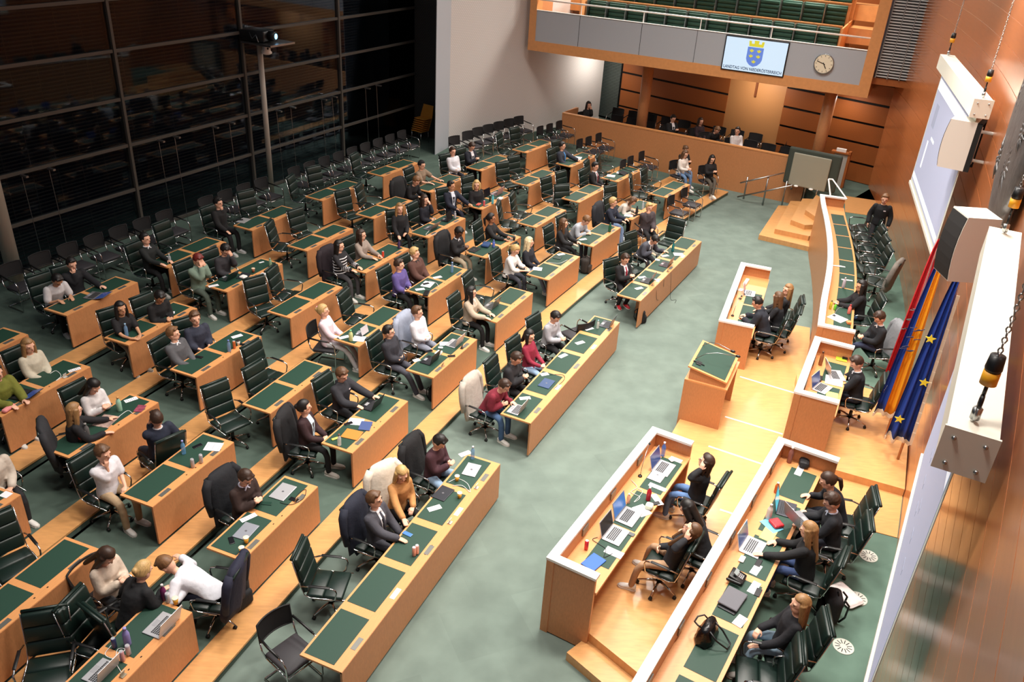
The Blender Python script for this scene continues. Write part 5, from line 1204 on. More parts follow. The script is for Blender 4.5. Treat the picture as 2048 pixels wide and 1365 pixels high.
# frame for desk items: local +x away from the user (towards the front), local y to the user's left
def put(px,py,zf,dh=.755):
    p=at(px,py,zf+dh); return p,near_yaw(p)-PI/2
M_SIL=mat('laptop_silver',(196,196,200),.35,.5); M_KEY=mat('keys_dark',(40,40,44),.6); M_PAPER=mat('paper_white',(236,234,238),.8); M_TEXT=mat('print_grey',(150,152,160),.8)
M_SCREEN=mat('laptop_screen',(46,66,120),.2,emit=(50,72,130),estr=.35)
def laptop(px,py,zf,label,rot=0,rgb=None,open_=105,dh=.755,scr=None,a0=None,s=1.0,box=None):
    p,a=put(px,py,zf,dh); a=(a if a0 is None else rad(a0))+rad(rot)
    t=thing('laptop',label,'laptop',(p.x,p.y,p.z+.001),a); body=mat('lap_%d_%d_%d'%rgb,rgb,.35,.3) if rgb else M_SIL
    w,d=.165*s,.115*s
    mb=MB(); mb.pad(-d,d,-w,w,0,.014,.006); obj('base',mb.mesh('base',body),t)
    if open_:
        mb=MB()
        for r in range(5):
            for c in range(12): mb.box(-.03+r*.026-.0,-.03+r*.026+.019,-.142+c*.024,-.142+c*.024+.019,.0142,.0165)
        obj('keyboard',mb.mesh('keyboard',M_KEY),t)
        mb=MB(); mb.box(-.1,-.045,-.05,.05,.0142,.015); obj('touchpad',mb.mesh('touchpad',mat('pad_grey',(150,150,154),.4)),t)
        M=Matrix.Translation((d,0,.012))@Matrix.Rotation(-rad(open_-180)-PI,4,'Y')
        al=rad(open_); dx,dz=-math.cos(al),math.sin(al)
        L=2*d
        def sp(u,v,h): return (d-0-(-dx)*0+ (-L*u)*(-dx)*-1*-1*0+ dx*L*u*1.0*-1*-1, v, .012+dz*L*u+h)
        # lid: from hinge (x=d) leaning by the opening angle
        ux,uz=-math.cos(al)*1.0,math.sin(al)
        mb=MB(); q=[(d,-w,.012),(d,w,.012),(d+ux*L,w,.012+uz*L),(d+ux*L,-w,.012+uz*L)]; nx,nz=-uz,ux; th=.006
        mb.add(q+[(x-nx*th,y,z-nz*th) for x,y,z in q],[(0,1,2,3),(7,6,5,4),(0,4,5,1),(1,5,6,2),(2,6,7,3),(3,7,4,0)]); obj('lid',mb.mesh('lid',body),t)
        q=[(d+ux*L*f+nx*.0008,y,.012+uz*L*f+nz*.0008) for f,y in ((.08,-w*.94),(.08,w*.94),(.95,w*.94),(.95,-w*.94))]; mb=MB(); mb.add(q,[(0,1,2,3)]); obj('display',mb.mesh('display',scr or M_SCREEN),t)
    else:
        mb=MB(); mb.lathe([(.018,.0141),(.018,.0146)],14); obj('emblem',mb.mesh('emblem',mat('emblem_grey',(120,120,126),.3,.5)),t)
    return t
def flat_item(name,px,py,zf,label,cat,l,w,h,m,rot=0,dh=.755,lines=0,r=.01,a0=None):
    p,a=put(px,py,zf,dh); a=(a if a0 is None else rad(a0))+rad(rot)
    if lines:
        t=thing(name,label,cat,(p.x,p.y,p.z+.001),a); mb=MB(); mb.box(-l/2,l/2,-w/2,w/2,0,h); obj('page',mb.mesh('page',m),t)
        mb=MB()
        for i in range(lines): x=-l*.36+l*.72*i/max(1,lines-1); mb.box(x-.004,x+.004,-w*.35,w*(.1 if i%3==2 else .32),h,h+.0006)
        obj('print',mb.mesh('print',M_TEXT),t); return t
    mb=MB(); mb.pad(-l/2,l/2,-w/2,w/2,0,h,min(r,h/2)); o=tag(obj(name,mb.mesh(name,m)),label,cat); o.location=(p.x,p.y,p.z+.001); o.rotation_euler=(0,0,a); return o
def bottle(px,py,zf,label,rgb,capc=(235,235,235),h=.24,r=.034,clear=False,dh=.755,labc=None):
    "px,py: foot of the bottle"
    p,a=put(px,py,zf,dh); t=thing('bottle',label,'bottle',(p.x,p.y,p.z+.001),a)
    m=mat('bottle_%d_%d_%d_%d'%(rgb+(int(clear),)),rgb,.15 if clear else .4,alpha=.55 if clear else 1)
    mb=MB(); mb.lathe([(r*.9,0),(r,.01),(r,h*.62),(r*.85,h*.72),(r*.42,h*.86),(r*.42,h*.92)],16); obj('body',mb.mesh('body',m,True),t)
    mb=MB(); mb.lathe([(r*.5,h*.9),(r*.5,h),(r*.3,h*1.01)],12); obj('cap',mb.mesh('cap',mat('cap_%d_%d_%d'%capc,capc,.4),True),t)
    if labc: mb=MB(); mb.lathe([(r*1.02,h*.3),(r*1.02,h*.55)],16); obj('wrap',mb.mesh('wrap',mat('wrap_%d_%d_%d'%labc,labc,.5),True),t)
def can(px,py,zf,label,rgb,dh=.755,h=.155,r=.029):
    p,a=put(px,py,zf,dh); t=thing('drink_can',label,'can',(p.x,p.y,p.z+.001),a)
    mb=MB(); mb.lathe([(r*.8,0),(r,.012),(r,h-.015),(r*.82,h)],16); obj('body',mb.mesh('body',mat('can_%d_%d_%d'%rgb,rgb,.3,.2),True),t)
    mb=MB(); mb.lathe([(r*.8,h-.002),(r*.8,h+.002)],14); obj('lid',mb.mesh('lid',M_SIL),t)
def cup(px,py,zf,label,rgb=(236,176,60),top=(240,222,190),dh=.755):
    p,a=put(px,py,zf,dh); t=thing('paper_cup',label,'cup',(p.x,p.y,p.z+.001),a)
    mb=MB(); mb.lathe([(.026,0),(.038,.092)],16); obj('body',mb.mesh('body',mat('cup_%d_%d_%d'%rgb,rgb,.6),True),t); mb=MB(); mb.lathe([(.041,.088),(.041,.097),(.036,.1)],16); obj('rim',mb.mesh('rim',mat('cup_rim_%d'%top[0],top,.5),True),t)
def cord(pts,zf,label,rgb=(230,230,228),dh=.76,r=.0045,zs=None):
    P=[at(x,y,zf+(zs[i] if zs else dh)) for i,(x,y) in enumerate(pts)]; Q=[]
    v=[2*P[0]-P[1]]+P+[2*P[-1]-P[-2]]
    for i in range(1,len(v)-2):
        for k in range(5):
            t=k/5; a,b,c,d=v[i-1],v[i],v[i+1],v[i+2]; Q.append(.5*((2*b)+(c-a)*t+(2*a-5*b+4*c-d)*t*t+(3*b-a-3*c+d)*t**3))
    Q.append(P[-1]); mb=MB(); mb.tube(Q,r,5); tag(obj('cable',mb.mesh('cable',mat('cord_%d_%d_%d'%rgb,rgb,.5),True)),label,'cable')
def paper(px,py,zf,label,rot=0,l=.21,w=.1,lines=6,**k): return flat_item('leaflet',px,py,zf,label,'paper',l,w,.0012,M_PAPER,rot,lines=lines,**k)
def phone(px,py,zf,label,rot=0,rgb=(22,22,26),**k): return flat_item('phone',px,py,zf,label,'phone',.15,.072,.009,mat('phone_%d_%d_%d'%rgb,rgb,.25),rot,**k)
def stand(px,py,zf,label,rgb=(200,198,192),dh=.755):
    "small folded card or charger standing on the socket plate"
    p,a=put(px,py,zf,dh); mb=MB(); mb.box(-.03,.03,-.035,.035,0,.004); mb.add([(-.02,-.035,.004),(-.02,.035,.004),(.005,.035,.075),(.005,-.035,.075),(-.012,-.035,.004),(-.012,.035,.004),(.012,.035,.073),(.012,-.035,.073)],[(0,3,2,1),(4,5,6,7),(0,4,7,3),(1,2,6,5),(3,7,6,2),(0,1,5,4)])
    o=tag(obj('socket_flap',mb.mesh('socket_flap',mat('flap_%d'%rgb[0],rgb,.4,.2))),label,'socket'); o.location=(p.x,p.y,p.z+.001); o.rotation_euler=(0,0,a)
# near front desk
bottle(945,918,0,'clear blue water bottle at the far end of the near front desk',(120,170,210),(225,225,235),.25,.034,True)
laptop(943,941,0,'closed silver laptop with a round red sticker on the near front desk',6,open_=0)
cup(914,962,0,'yellow paper cup beside the closed silver laptop on the near front desk'); cup(919,996,0,'yellow paper cup on the second pad from the far end of the near front desk')
cord([(897,965),(915,958),(935,968),(940,985),(925,972),(905,972)],0,'white charging cable looped by the yellow cup on the near front desk')
laptop(886,988,0,'closed black notebook with a small sticker on the near front desk',-4,(52,54,60),0)
paper(869,1017,0,'white leaflet between the closed notebook and the phone on the near front desk',52)
phone(815,1069,0,'blue phone lying on the middle of the near front desk',-6,(70,120,180))
can(828,1112,0,'left one of two pink-silver cans on the near front desk',(222,170,160)); can(834,1108,0,'right one of two pink-silver cans on the near front desk',(224,178,168))
stand(953,976,0,'raised socket flap near the far end of the near front desk'); stand(900,1046,0,'raised socket flap in the middle of the near front desk')
paper(930,908,0,'white leaflet under the blue water bottle on the near front desk',60,lines=4)
# middle front desk
laptop(1032,820,0,'open silver laptop in front of the person in burgundy and glasses',0,None)
paper(1050,797,0,'leaflet lying beside the open silver laptop on the middle front desk',40); paper(1089,749,0,'leaflet by the blue tablet on the middle front desk',50,l=.16); paper(1126,712,0,'leaflet on the third pad of the middle front desk',70); paper(1160,686,0,'leaflet on the fourth pad of the middle front desk',60); paper(1178,658,0,'leaflet on the last pad of the middle front desk',60)
laptop(1093,768,0,'closed navy laptop on the second pad of the middle front desk',0,(60,82,120),0); cord([(1100,750),(1125,750),(1128,760),(1108,778)],0,'black cable behind the navy laptop on the middle front desk',(30,30,32))
laptop(1212,650,0,'open dark laptop at the far end of the middle front desk',0,(70,72,78)); bottle(1195,657,0,'small clear bottle beside the dark laptop, middle front desk',(214,220,214),(150,200,220),.2,.03,True)
# far front desk
laptop(1293,562,0,'open black laptop at the far front desk, nearer of the two',0,(40,40,44)); laptop(1330,530,0,'open dark red laptop at the far front desk, farther of the two',0,(66,40,48))
paper(1278,577,0,'white sheet on the first pad of the far front desk',60,lines=0); paper(1284,555,0,'leaflet beside the black laptop on the far front desk',50); paper(1357,509,0,'curled white papers on the fourth pad of the far front desk',30,.26,.2,3); paper(1330,512,0,'leaflet beside the green bottle on the far front desk',55)
bottle(1345,503,0,'teal glass bottle on the far front desk',(20,110,110),(20,90,96),.27,.036); phone(1315,560,0,'silver phone on the front edge of the far front desk',30,(180,182,186)); paper(1315,520,0,'square white card beside the red laptop on the far front desk',10,.12,.1,0)
cord([(1313,570),(1314,600),(1325,590),(1328,560)],0,'thin black cable hanging down the face of the far front desk',(30,30,32),zs=[.76,.3,.2,.76])
cord([(1342,545),(1342,560),(1341,598),(1352,600),(1350,606)],0,'black charger cable reaching the floor at the far front desk',(30,30,32),zs=[.76,.6,.06,.02,.02])
for k,(px,py) in enumerate(((1336,543),(1305,571),(1344,522))): stand(px,py,0,'raised socket flap on the far front desk, %s'%('middle','nearest','farthest')[k] if False else 'raised socket flap on the far front desk, %s of three'%('middle one','nearest','farthest')[k],(150,130,110))
# row two
laptop(566,985,Z(2),'closed silver laptop beside the black charger in row two',2,open_=0,s=1.12); laptop(492,1064,Z(2),'closed grey laptop at the near seat of the desk with two yellow cups',4,(150,154,164),0)
paper(497,1036,Z(2),'leaflet above the closed grey laptop in row two',66,.24,.09); cup(493,1086,Z(2),'yellow cup by the grey laptop, farther of the two in row two'); cup(484,1106,Z(2),'yellow cup at the desk corner, nearer of the two in row two'); phone(463,1082,Z(2),'black phone beside a key ring in row two',-40)
phone(588,1000,Z(2),'black charger brick beside the silver laptop in row two',0,(20,20,22)); cord([(588,1000),(600,985),(612,980),(608,996),(595,1005),(580,1010),(560,1006)],Z(2),'black charger cable coiled by the silver laptop in row two',(24,24,26)); stand(594,1003,Z(2),'raised socket flap behind the silver laptop in row two',(170,140,110)); phone(534,1008,Z(2),'small dark green case on the near side of the silver laptop in row two',20,(34,60,50))
laptop(741,812,Z(2),'open black tablet with keyboard in front of the person in black hooded sweatshirt',0,(34,34,38),110); flat_item('folder',704,870,Z(2),'orange leather folder on the row two desk','folder',.3,.26,.012,mat('folder_orange',(206,126,52),.5),8); flat_item('notebook',731,853,Z(2),'navy blue notebook on the row two desk','notebook',.2,.26,.014,mat('note_navy',(66,82,130),.5),20)
paper(712,844,Z(2),'white sheet under the navy notebook in row two',20,.26,.2,0); bottle(679,891,Z(2),'clear drinking glass bottle with dark stopper near the orange folder',(225,228,225),(120,80,60),.22,.032,True); phone(697,848,Z(2),'black phone case above the orange folder',60)
flat_item('snack_bar',670,879,Z(2),'yellow wrapped snack beside the clear bottle in row two','snack',.12,.05,.02,mat('wrap_yellow',(214,210,90),.4),60)
laptop(858,722,Z(2),'open black laptop in front of the person with folded hands in row two',0,(30,32,36)); laptop(907,688,Z(2),'open silver laptop beside a white mouse in row two',0); flat_item('computer_mouse',881,697,Z(2),'white computer mouse beside the silver laptop in row two','mouse',.1,.06,.03,mat('mouse_white',(232,232,230),.4),20,r=.02)
flat_item('tissue_box',877,709,Z(2),'small white box between the two laptops in row two','box',.1,.16,.05,M_WHITE,0,r=.005); phone(903,713,Z(2),'black phone on the front edge of the row two desk',40); phone(858,703,Z(2),'black phone beside the small white box in row two',60); paper(833,721,Z(2),'leaflet at the edge of the desk with two laptops',60,.14,.1); paper(889,688,Z(2),'sheet under the silver laptop in row two',30,.2,.16,3)
stand(886,732,Z(2),'raised socket flap behind the black laptop in row two',(170,166,160)); stand(924,697,Z(2),'raised socket flap behind the silver laptop with mouse in row two',(60,56,50))
laptop(981,613,Z(2),'open grey laptop under the hands of the person in the beige blazer',0,(110,108,104)); phone(980,630,Z(2),'silver phone near the grey laptop in row two',60,(170,170,176))
paper(1075,538,Z(2),'white sheet in front of the person in the white blouse',20,.22,.2,0); flat_item('notebook',1115,516,Z(2),'dark green notebook in front of the fair-haired person in row two','notebook',.2,.2,.016,mat('note_green',(24,50,42),.5),10); paper(1122,509,Z(2),'leaflet above the dark green notebook in row two',60); cord([(1096,525),(1118,527),(1135,520)],Z(2),'white cable beside the dark green notebook in row two')
paper(1166,479,Z(2),'leaflet at the near seat of the desk with the green bottle',60); bottle(1219,464,Z(2),'dark green cylindrical bottle in row two',(30,96,66),(26,80,56),.26,.04); paper(1257,431,Z(2),'open white papers in front of the fair curly person in navy',20,.24,.22,0); bottle(1273,428,Z(2),'dark drinking bottle near the white papers in row two',(40,40,46),(24,24,26),.24,.036); bottle(1285,418,Z(2),'clear water bottle at the far corner in row two',(190,204,214),(225,225,230),.24,.034,True)
# bottom left desk
laptop(322,1252,Z(2),'open silver laptop on the desk at the bottom edge',0,s=1.12); bottle(329,1200,Z(2),'dark magenta metal bottle at the desk corner, bottom left',(112,34,84),(200,196,196),.26,.036); can(337,1205,Z(2)-.0,'white can beside the magenta bottle',(206,206,212)); cup(352,1208,Z(2),'yellow cup with pale lid at the desk corner, bottom left')
bottle(256,1290,Z(2),'tall lilac bottle on the desk at the bottom edge',(136,128,186),(150,142,200),.28,.042); can(258,1310,Z(2),'silver can beside the lilac bottle',(186,176,186)); can(246,1322,Z(2),'silver and pink can in front of the lilac bottle',(196,150,160)); can(230,1296,Z(2),'navy and silver can left of the lilac bottle',(60,66,112))
laptop(200,1345,Z(2),'open laptop partly cut by the bottom edge',0); cord([(222,1292),(210,1310),(230,1318),(250,1300),(235,1300),(232,1325),(242,1345)],Z(2),'white cable looping among the cans at the bottom'); stand(345,1250,Z(2),'raised socket flap behind the silver laptop, bottom left',(150,120,100)); stand(246,1352,Z(2),'raised socket flap at the bottom edge',(160,150,130))
# row three
can(386,935,Z(3),'silver can in row three, left of two',(186,178,180)); can(403,926,Z(3),'silver can in row three, right of two',(188,182,184)); bottle(368,908,Z(3),'blue water bottle standing in row three',(110,170,215),(150,150,210),.25,.034,True); paper(427,894,Z(3),'crumpled white papers with a dark cable in row three',20,.26,.22,3); phone(395,893,Z(3),'black glasses case in row three',70); 
bottle(702,682,Z(3),'yellow green cup bottle with mint lid in row three',(206,214,150),(120,200,150),.24,.042); paper(718,678,Z(3),'white papers under the small tablet in row three',20,.24,.22,0); laptop(724,667,Z(3),'small white tablet standing in row three',0,(222,222,230),75,s=.7); paper(688,675,Z(3),'leaflet beside the mint-lidded bottle in row three',60)
bottle(904,545,Z(3),'clear blue water bottle in row three',(120,160,200),(150,180,230),.26,.034,True); paper(875,555,Z(3),'leaflet beside the water bottle in row three',60); flat_item('binder',855,570,Z(3),'open white binder with a phone on it in row three','binder',.24,.3,.02,M_WHITE,10); phone(852,568,Z(3),'black phone lying on the open white binder',60,dh=.777); paper(840,579,Z(3),'leaflet in front of the person in purple',50); flat_item('pouch',853,588,Z(3),'black flat pouch at the desk edge in row three','pouch',.12,.26,.03,M_BLACK,20); cord([(858,562),(872,566),(878,575)],Z(3),'white cable on the binder in row three')
laptop(948,500,Z(3),'closed black tablet with a white pen in row three',0,(40,42,44),0); flat_item('scarf',972,492,Z(3),'crumpled blue cloth in row three','cloth',.2,.3,.07,cmat((36,62,104)),15,r=.03); bottle(987,495,Z(3),'small blue bottle beside the blue cloth in row three',(90,110,190),(110,130,210),.2,.036); cord([(993,474),(1008,470),(1012,478),(998,480),(990,476),(1004,474)],Z(3),'white cable bundle in row three'); cup(1028,481,Z(3),'black cup near the far corner in row three',(22,22,24),(30,30,32))
paper(1222,352,Z(3),'white open papers on the desk by the dark suit',20,.26,.24,3); paper(1240,346,Z(3),'second stack of white papers on the desk by the dark suit',20,.22,.2,2); laptop(1246,348,Z(3),'open dark laptop beside the white papers at the far end of row three',0,(40,40,44),12); phone(1215,360,Z(3),'black phone in front of the white papers, far end of row three',40)
# row four
bottle(240,822,Z(4),'mint green bottle with wooden cap at the left',(150,196,174),(206,150,90),.27,.042); paper(262,800,Z(4),'leaflet above the magazine at the left',66); flat_item('magazine',212,843,Z(4),'open magazine with a red and white cover at the left','magazine',.28,.34,.006,mat('magazine_print',(176,150,140),.5,noise=.5,nscale=12),12); flat_item('card',187,840,Z(4),'red card at the edge of the magazine','card',.06,.16,.008,mat('card_red',(216,70,70),.5),-20,dh=.764)
bottle(176,876,Z(4),'grey metal bottle with white lettering at the left',(96,94,94),(130,128,126),.27,.042); bottle(162,884,Z(4),'small dark cola bottle with red wrap at the left',(40,20,16),(190,40,40),.2,.03,False,labc=(180,40,36)); flat_item('booklet',280,818,Z(4),'red and purple booklet near the desk corner at the left','booklet',.14,.2,.01,mat('booklet',(150,70,90),.5,noise=.5,nscale=15),20); cord([(236,835),(255,822),(266,828)],Z(4),'white charging cable at the left desk')
phone(398,715,Z(4),'black phone lying on a green pad in row four',10); bottle(459,703,Z(4),'clear blue water bottle in row four',(130,160,200),(110,130,200),.24,.034,True); can(469,697,Z(4),'orange and silver can in row four',(206,110,60)); phone(486,690,Z(4),'black wallet at the desk edge in row four',10,(26,26,28)); paper(474,673,Z(4),'leaflet in front of the smiling person in navy',66); cup(477,690,Z(4),'white cup with a dark ring in row four',(230,226,220),(40,34,32))
can(766,515,Z(4),'red and silver can in row four',(206,70,50)); bottle(798,497,Z(4),'dark purple bottle in row four',(66,48,90),(50,38,70),.22,.034); cord([(735,530),(748,518),(760,520),(772,512)],Z(4),'black headphone cord in row four',(40,40,42))
laptop(860,457,Z(4),'grey tablet on a stand with white cable in row four',0,(110,108,112),120); laptop(893,440,Z(4),'open black laptop seen from behind in row four',10,(20,20,22),70); bottle(910,437,Z(4),'small grey bottle near the desk corner in row four',(170,170,176),(220,220,220),.2,.03); cord([(858,462),(852,470),(866,470),(880,462)],Z(4),'white cable under the grey tablet in row four')
laptop(968,392,Z(4),'black laptop half open in front of the person in glasses',0,(24,22,24),80); laptop(992,388,Z(4),'rose coloured laptop standing open in row four',0,(176,140,140)); bottle(985,408,Z(4),'turquoise cylindrical bottle in row four',(100,196,210),(90,180,200),.27,.034); can(968,412,Z(4),'pink can in row four',(226,100,110)); can(980,402,Z(4),'dark green can behind the turquoise bottle',(40,60,44)); flat_item('snack_pack',957,410,Z(4),'red and white snack packs at the desk edge in row four','snack',.1,.2,.03,mat('snack_red',(206,90,76),.5,noise=.6,nscale=30),10); flat_item('white_pouch',1000,400,Z(4),'crumpled white bag beside the rose laptop','bag',.14,.2,.07,mat('tissue',(224,206,200),.8),0,r=.03)
paper(1156,316,Z(4),'white open book in front of the person with the lanyard',20,.24,.3,3); cup(1178,317,Z(4),'brown cup in front of the person with the lanyard',(200,130,80),(220,190,160)); phone(1172,311,Z(4),'black phone by the brown cup',60)
# row five
bottle(254,672,Z(5),'clear blue water bottle in front of the person in black short sleeves',(130,170,210),(150,190,220),.26,.034,True); paper(341,626,Z(5),'leaflet on the far pad in row five',40,.16,.1); bottle(541,533,Z(5),'pale green can-shaped bottle in row five',(130,160,130),(160,180,160),.2,.034)
laptop(454,557,Z(5),'dark green tablet case standing in row five',0,(24,52,44),120); laptop(488,553,Z(5),'open dark tablet in the middle of row five',20,(50,56,60),0); paper(427,572,Z(5),'leaflet at the near corner in row five',60); paper(523,525,Z(5),'white eraser-like box in row five',70,.12,.05,0); flat_item('cream_bowl',487,556,Z(5),'round white container near the tablet in row five','container',.14,.14,.05,M_WHITE,0,r=.025); cup(507,545,Z(5),'brown cup with a pale rim in row five',(150,84,54),(230,200,170)); paper(527,548,Z(5),'small sheet at the desk edge in row five',10,.12,.1,2)
cord([(100,748),(112,742),(122,752),(112,762),(128,752)],Z(5),'white charging cable at the far left desk'); paper(149,740,Z(5),'leaflet at the corner of the far left desk',66,.2,.09); stand(130,755,Z(5),'raised white socket flap at the far left desk'); laptop(40,790,Z(5),'open black laptop at the left edge',10,(24,24,27),160); flat_item('pencil_case',18,820,Z(5),'pink pencil case at the left edge','pencil case',.09,.24,.06,mat('pink_case',(226,140,140),.7),10,r=.028)
# row six
laptop(186,592,Z(6),'grey laptop in front of the person in the white polo shirt',14,(120,120,122),165); laptop(487,442,Z(6),'closed silver laptop with a phone on it in the back row',10,(176,176,176),0); phone(480,440,Z(6),'black phone on the closed laptop in the back row',30,dh=.772); bottle(340,525,Z(6),'clear bottle in front of the person with the white collar',(190,200,206),(220,220,224),.2,.032,True); flat_item('napkin',330,517,Z(6),'crumpled white tissue in the back row','tissue',.1,.12,.04,M_PAPER,0,r=.02)
paper(12,990,Z(4)+.0,'crumpled white tissue at the left edge',0,.14,.12,0)
# rostrum, near desk (z .3 +.75)
R1=.3
laptop(1328,938,R1,'open silver laptop with dark screen at the far seat of the near rostrum desk',a0=150,s=1.15); laptop(1315,952,R1,'closed silver laptop under the open one at the near rostrum desk',a0=150,open_=0,dh=.754); laptop(1258,1035,R1,'open grey laptop with blue screen at the near rostrum desk',a0=150,rgb=(150,152,156),s=1.2,scr=mat('blue_screen',(60,110,180),.2,emit=(60,110,180),estr=.4)); laptop(1232,1072,R1,'open silver laptop with black screen at the near rostrum desk',a0=150,scr=M_BLACK,s=1.15)
bottle(1325,912,R1,'blue translucent bottle at the far end of the near rostrum desk',(50,130,210),(230,230,240),.27,.036,True); bottle(1296,1001,R1,'red bottle with white rings at the near rostrum desk',(196,30,50),(230,220,220),.25,.036); can(1172,1099,R1,'red and white can at the near rostrum desk',(214,50,70)); bottle(1256,1006,R1,'small clear bottle with white cap at the near rostrum desk',(206,160,140),(236,236,236),.17,.03,True)
flat_item('notebook',1187,1126,R1,'blue notebook beside the red can at the near end of the rostrum desk','notebook',.3,.22,.016,mat('note_blue',(44,96,180),.5),-10,a0=60); paper(1315,975,R1,'long leaflet below the open laptop at the near rostrum desk',a0=60,l=.09,w=.28); paper(1314,1000,R1,'leaflet beside the red bottle at the near rostrum desk',a0=20,l=.1,w=.26); paper(1284,1022,R1,'two white sheets below the red bottle at the near rostrum desk',a0=30,l=.2,w=.24,lines=0)
phone(1310,1008,R1,'black phone beside the red bottle at the near rostrum desk',a0=20); phone(1259,1068,R1,'dark grey phone beside the lower laptops at the near rostrum desk',a0=150,rgb=(70,76,76)); paper(1228,1106,R1,'printed cards at the near end of the near rostrum desk',a0=60,l=.14,w=.26); cord([(1262,960),(1274,975),(1262,985),(1280,995),(1268,1005),(1285,985),(1276,978)],R1,'tangle of white and dark cables on the near rostrum desk',(206,206,200)); cord([(1195,1075),(1185,1080),(1200,1090),(1212,1100),(1208,1115),(1225,1108)],R1,'black cable looping by the blue notebook',(28,28,30))
flat_item('bowl',1298,1017,R1,'pale crumpled bag near the red bottle','bag',.12,.13,.08,mat('tissue_g',(206,214,190),.7),0,r=.035); flat_item('computer_mouse',1342,922,R1,'white mouse beside the blue bottle','mouse',.1,.06,.03,M_WHITE,0,r=.02,a0=120); paper(1352,920,R1,'transparent card above the white mouse',a0=60,l=.1,w=.2,lines=2)
# far rostrum desk
laptop(1500,588,R1,'white laptop standing open at the far rostrum desk',a0=162,rgb=(224,222,226)); paper(1482,580,R1,'white sheet at the far rostrum desk',a0=60,l=.16,w=.1,lines=0); flat_item('long_box',1492,566,R1,'long white box at the far rostrum desk','box',.08,.34,.05,M_WHITE,0,a0=155,r=.01); 
def mic(px,py,zf,label,dx,dy,h=.35):
    p=at(px,py,zf+.755); t=thing('gooseneck_microphone',label,'microphone',(p.x,p.y,p.z+.001)); mb=MB(); mb.lathe([(.035,0),(.03,.015)],12); obj('base',mb.mesh('base',M_BLACK,True),t)
    mb=MB(); mb.tube([(0,0,.01),(dx*.15,dy*.15,h*.5),(dx*.5,dy*.5,h*.85),(dx,dy,h)],.005,6); obj('neck',mb.mesh('neck',M_STEEL,True),t); mb=MB(); mb.ball((dx,dy,h),(.018,.03,.018),8,6); obj('capsule',mb.mesh('capsule',M_BLACK,True),t)
mic(1465,632,R1,'gooseneck microphone at the near end of the far rostrum desk',.2,.3); mic(1480,598,R1,'small black microphone in the middle of the far rostrum desk',.1,.05,.1); mic(1280,953,R1,'gooseneck microphone on the near rostrum desk',.15,.4)
# presiding desk z .75+.85
ZP=.75
def dhp(k): return .85
laptop(1672,752,ZP,'open laptop with blue screen at the far side of the presiding desk',a0=178,dh=.855,s=1.15); laptop(1645,778,ZP,'open silver laptop at the near end of the presiding desk',a0=140,dh=.855,s=1.05)
paper(1668,762,ZP,'white papers before the person in black at the presiding desk',a0=160,l=.3,w=.34,lines=0,dh=.856); flat_item('desk_phone',1636,760,ZP,'dark desk telephone at the presiding desk','telephone',.12,.2,.05,M_BLACK,0,a0=150,dh=.855); flat_item('calculator',1690,715,ZP,'black device on a yellow green folder at the presiding desk','device',.1,.2,.03,M_BLACK,0,a0=160,dh=.87); flat_item('folder',1683,716,ZP,'yellow green folder at the far end of the presiding desk','folder',.2,.3,.012,mat('folder_green',(190,226,60),.5),0,a0=160,dh=.855); flat_item('note_sheets',1664,792,ZP,'lime green sheets at the near end of the presiding desk','paper',.2,.24,.006,mat('lime',(200,232,110),.6),0,a0=160,dh=.855)
bottle(1640,730,ZP,'brown metal bottle standing at the presiding desk',(150,96,60),(80,50,36),.28,.036,dh=.855)
# curved desk z .6+.75
R5=.6
bottle(1686,576,R5,'grey steel bottle on the curved desk',(190,184,196),(225,222,225),.26,.036); paper(1680,532,R5,'long white card on the curved desk, farther of the two',a0=-12,l=.1,w=.03,lines=0); flat_item('name_card',1676,533,R5,'white name strip on the curved desk','card',.34,.06,.01,M_WHITE,0,a0=-10); flat_item('name_card',1694,561,R5,'white strip with a pen on the curved desk','card',.26,.06,.01,M_WHITE,0,a0=-10)
bottle(1697,628,R5,'clear bottle with red drink at the near end of the curved desk',(226,120,110),(206,60,60),.22,.036); bottle(1660,618,R5,'yellow juice bottle at the near end of the curved desk',(206,190,60),(40,70,40),.2,.03); bottle(1669,620,R5,'bright green small bottle at the near end of the curved desk',(110,200,60),(230,230,230),.16,.03); paper(1675,637,R5,'spread white papers at the near end of the curved desk',a0=40,l=.3,w=.34,lines=0); flat_item('fruit_box',1697,648,R5,'small orange box at the near corner of the curved desk','box',.08,.1,.06,mat('orange_box',(236,140,80),.5),0,a0=0); paper(1690,610,R5,'black and white card on the curved desk',a0=10,l=.1,w=.1,lines=2)
mic(1668,632,R5,'gooseneck microphone at the near end of the curved desk',.05,-.2,.3); phone(1688,605,R5,'black phone near the hands of the dark-haired person',a0=0)
# long desk, P2
bottle(1578,925,R5,'bronze metal bottle at the far end of the long desk',(140,92,84),(226,222,216),.29,.038); flat_item('handbag',1608,925,R5,'black cloth bag with red details at the far end of the long desk','bag',.16,.42,.12,mat('bag_black',(26,26,30),.7,bump=.3,bscale=20),0,a0=160,r=.05); paper(1600,940,R5,'printed strip under the black cloth bag',a0=150,l=.1,w=.34)
bottle(1552,985,R5,'amber bottle with white cap on the long desk',(196,100,40),(240,240,240),.18,.034); laptop(1573,1020,R5,'open laptop with turquoise screen on the long desk',a0=158,rgb=(60,62,70),scr=mat('turq_screen',(80,190,210),.2,emit=(80,190,210),estr=.7),s=1.1); laptop(1600,1042,R5,'grey laptop held open between three people at the long desk',a0=200,rgb=(130,130,136),dh=.95,s=1.1); bottle(1536,1038,R5,'patterned white bottle on the long desk',(214,210,204),(190,188,186),.26,.04)
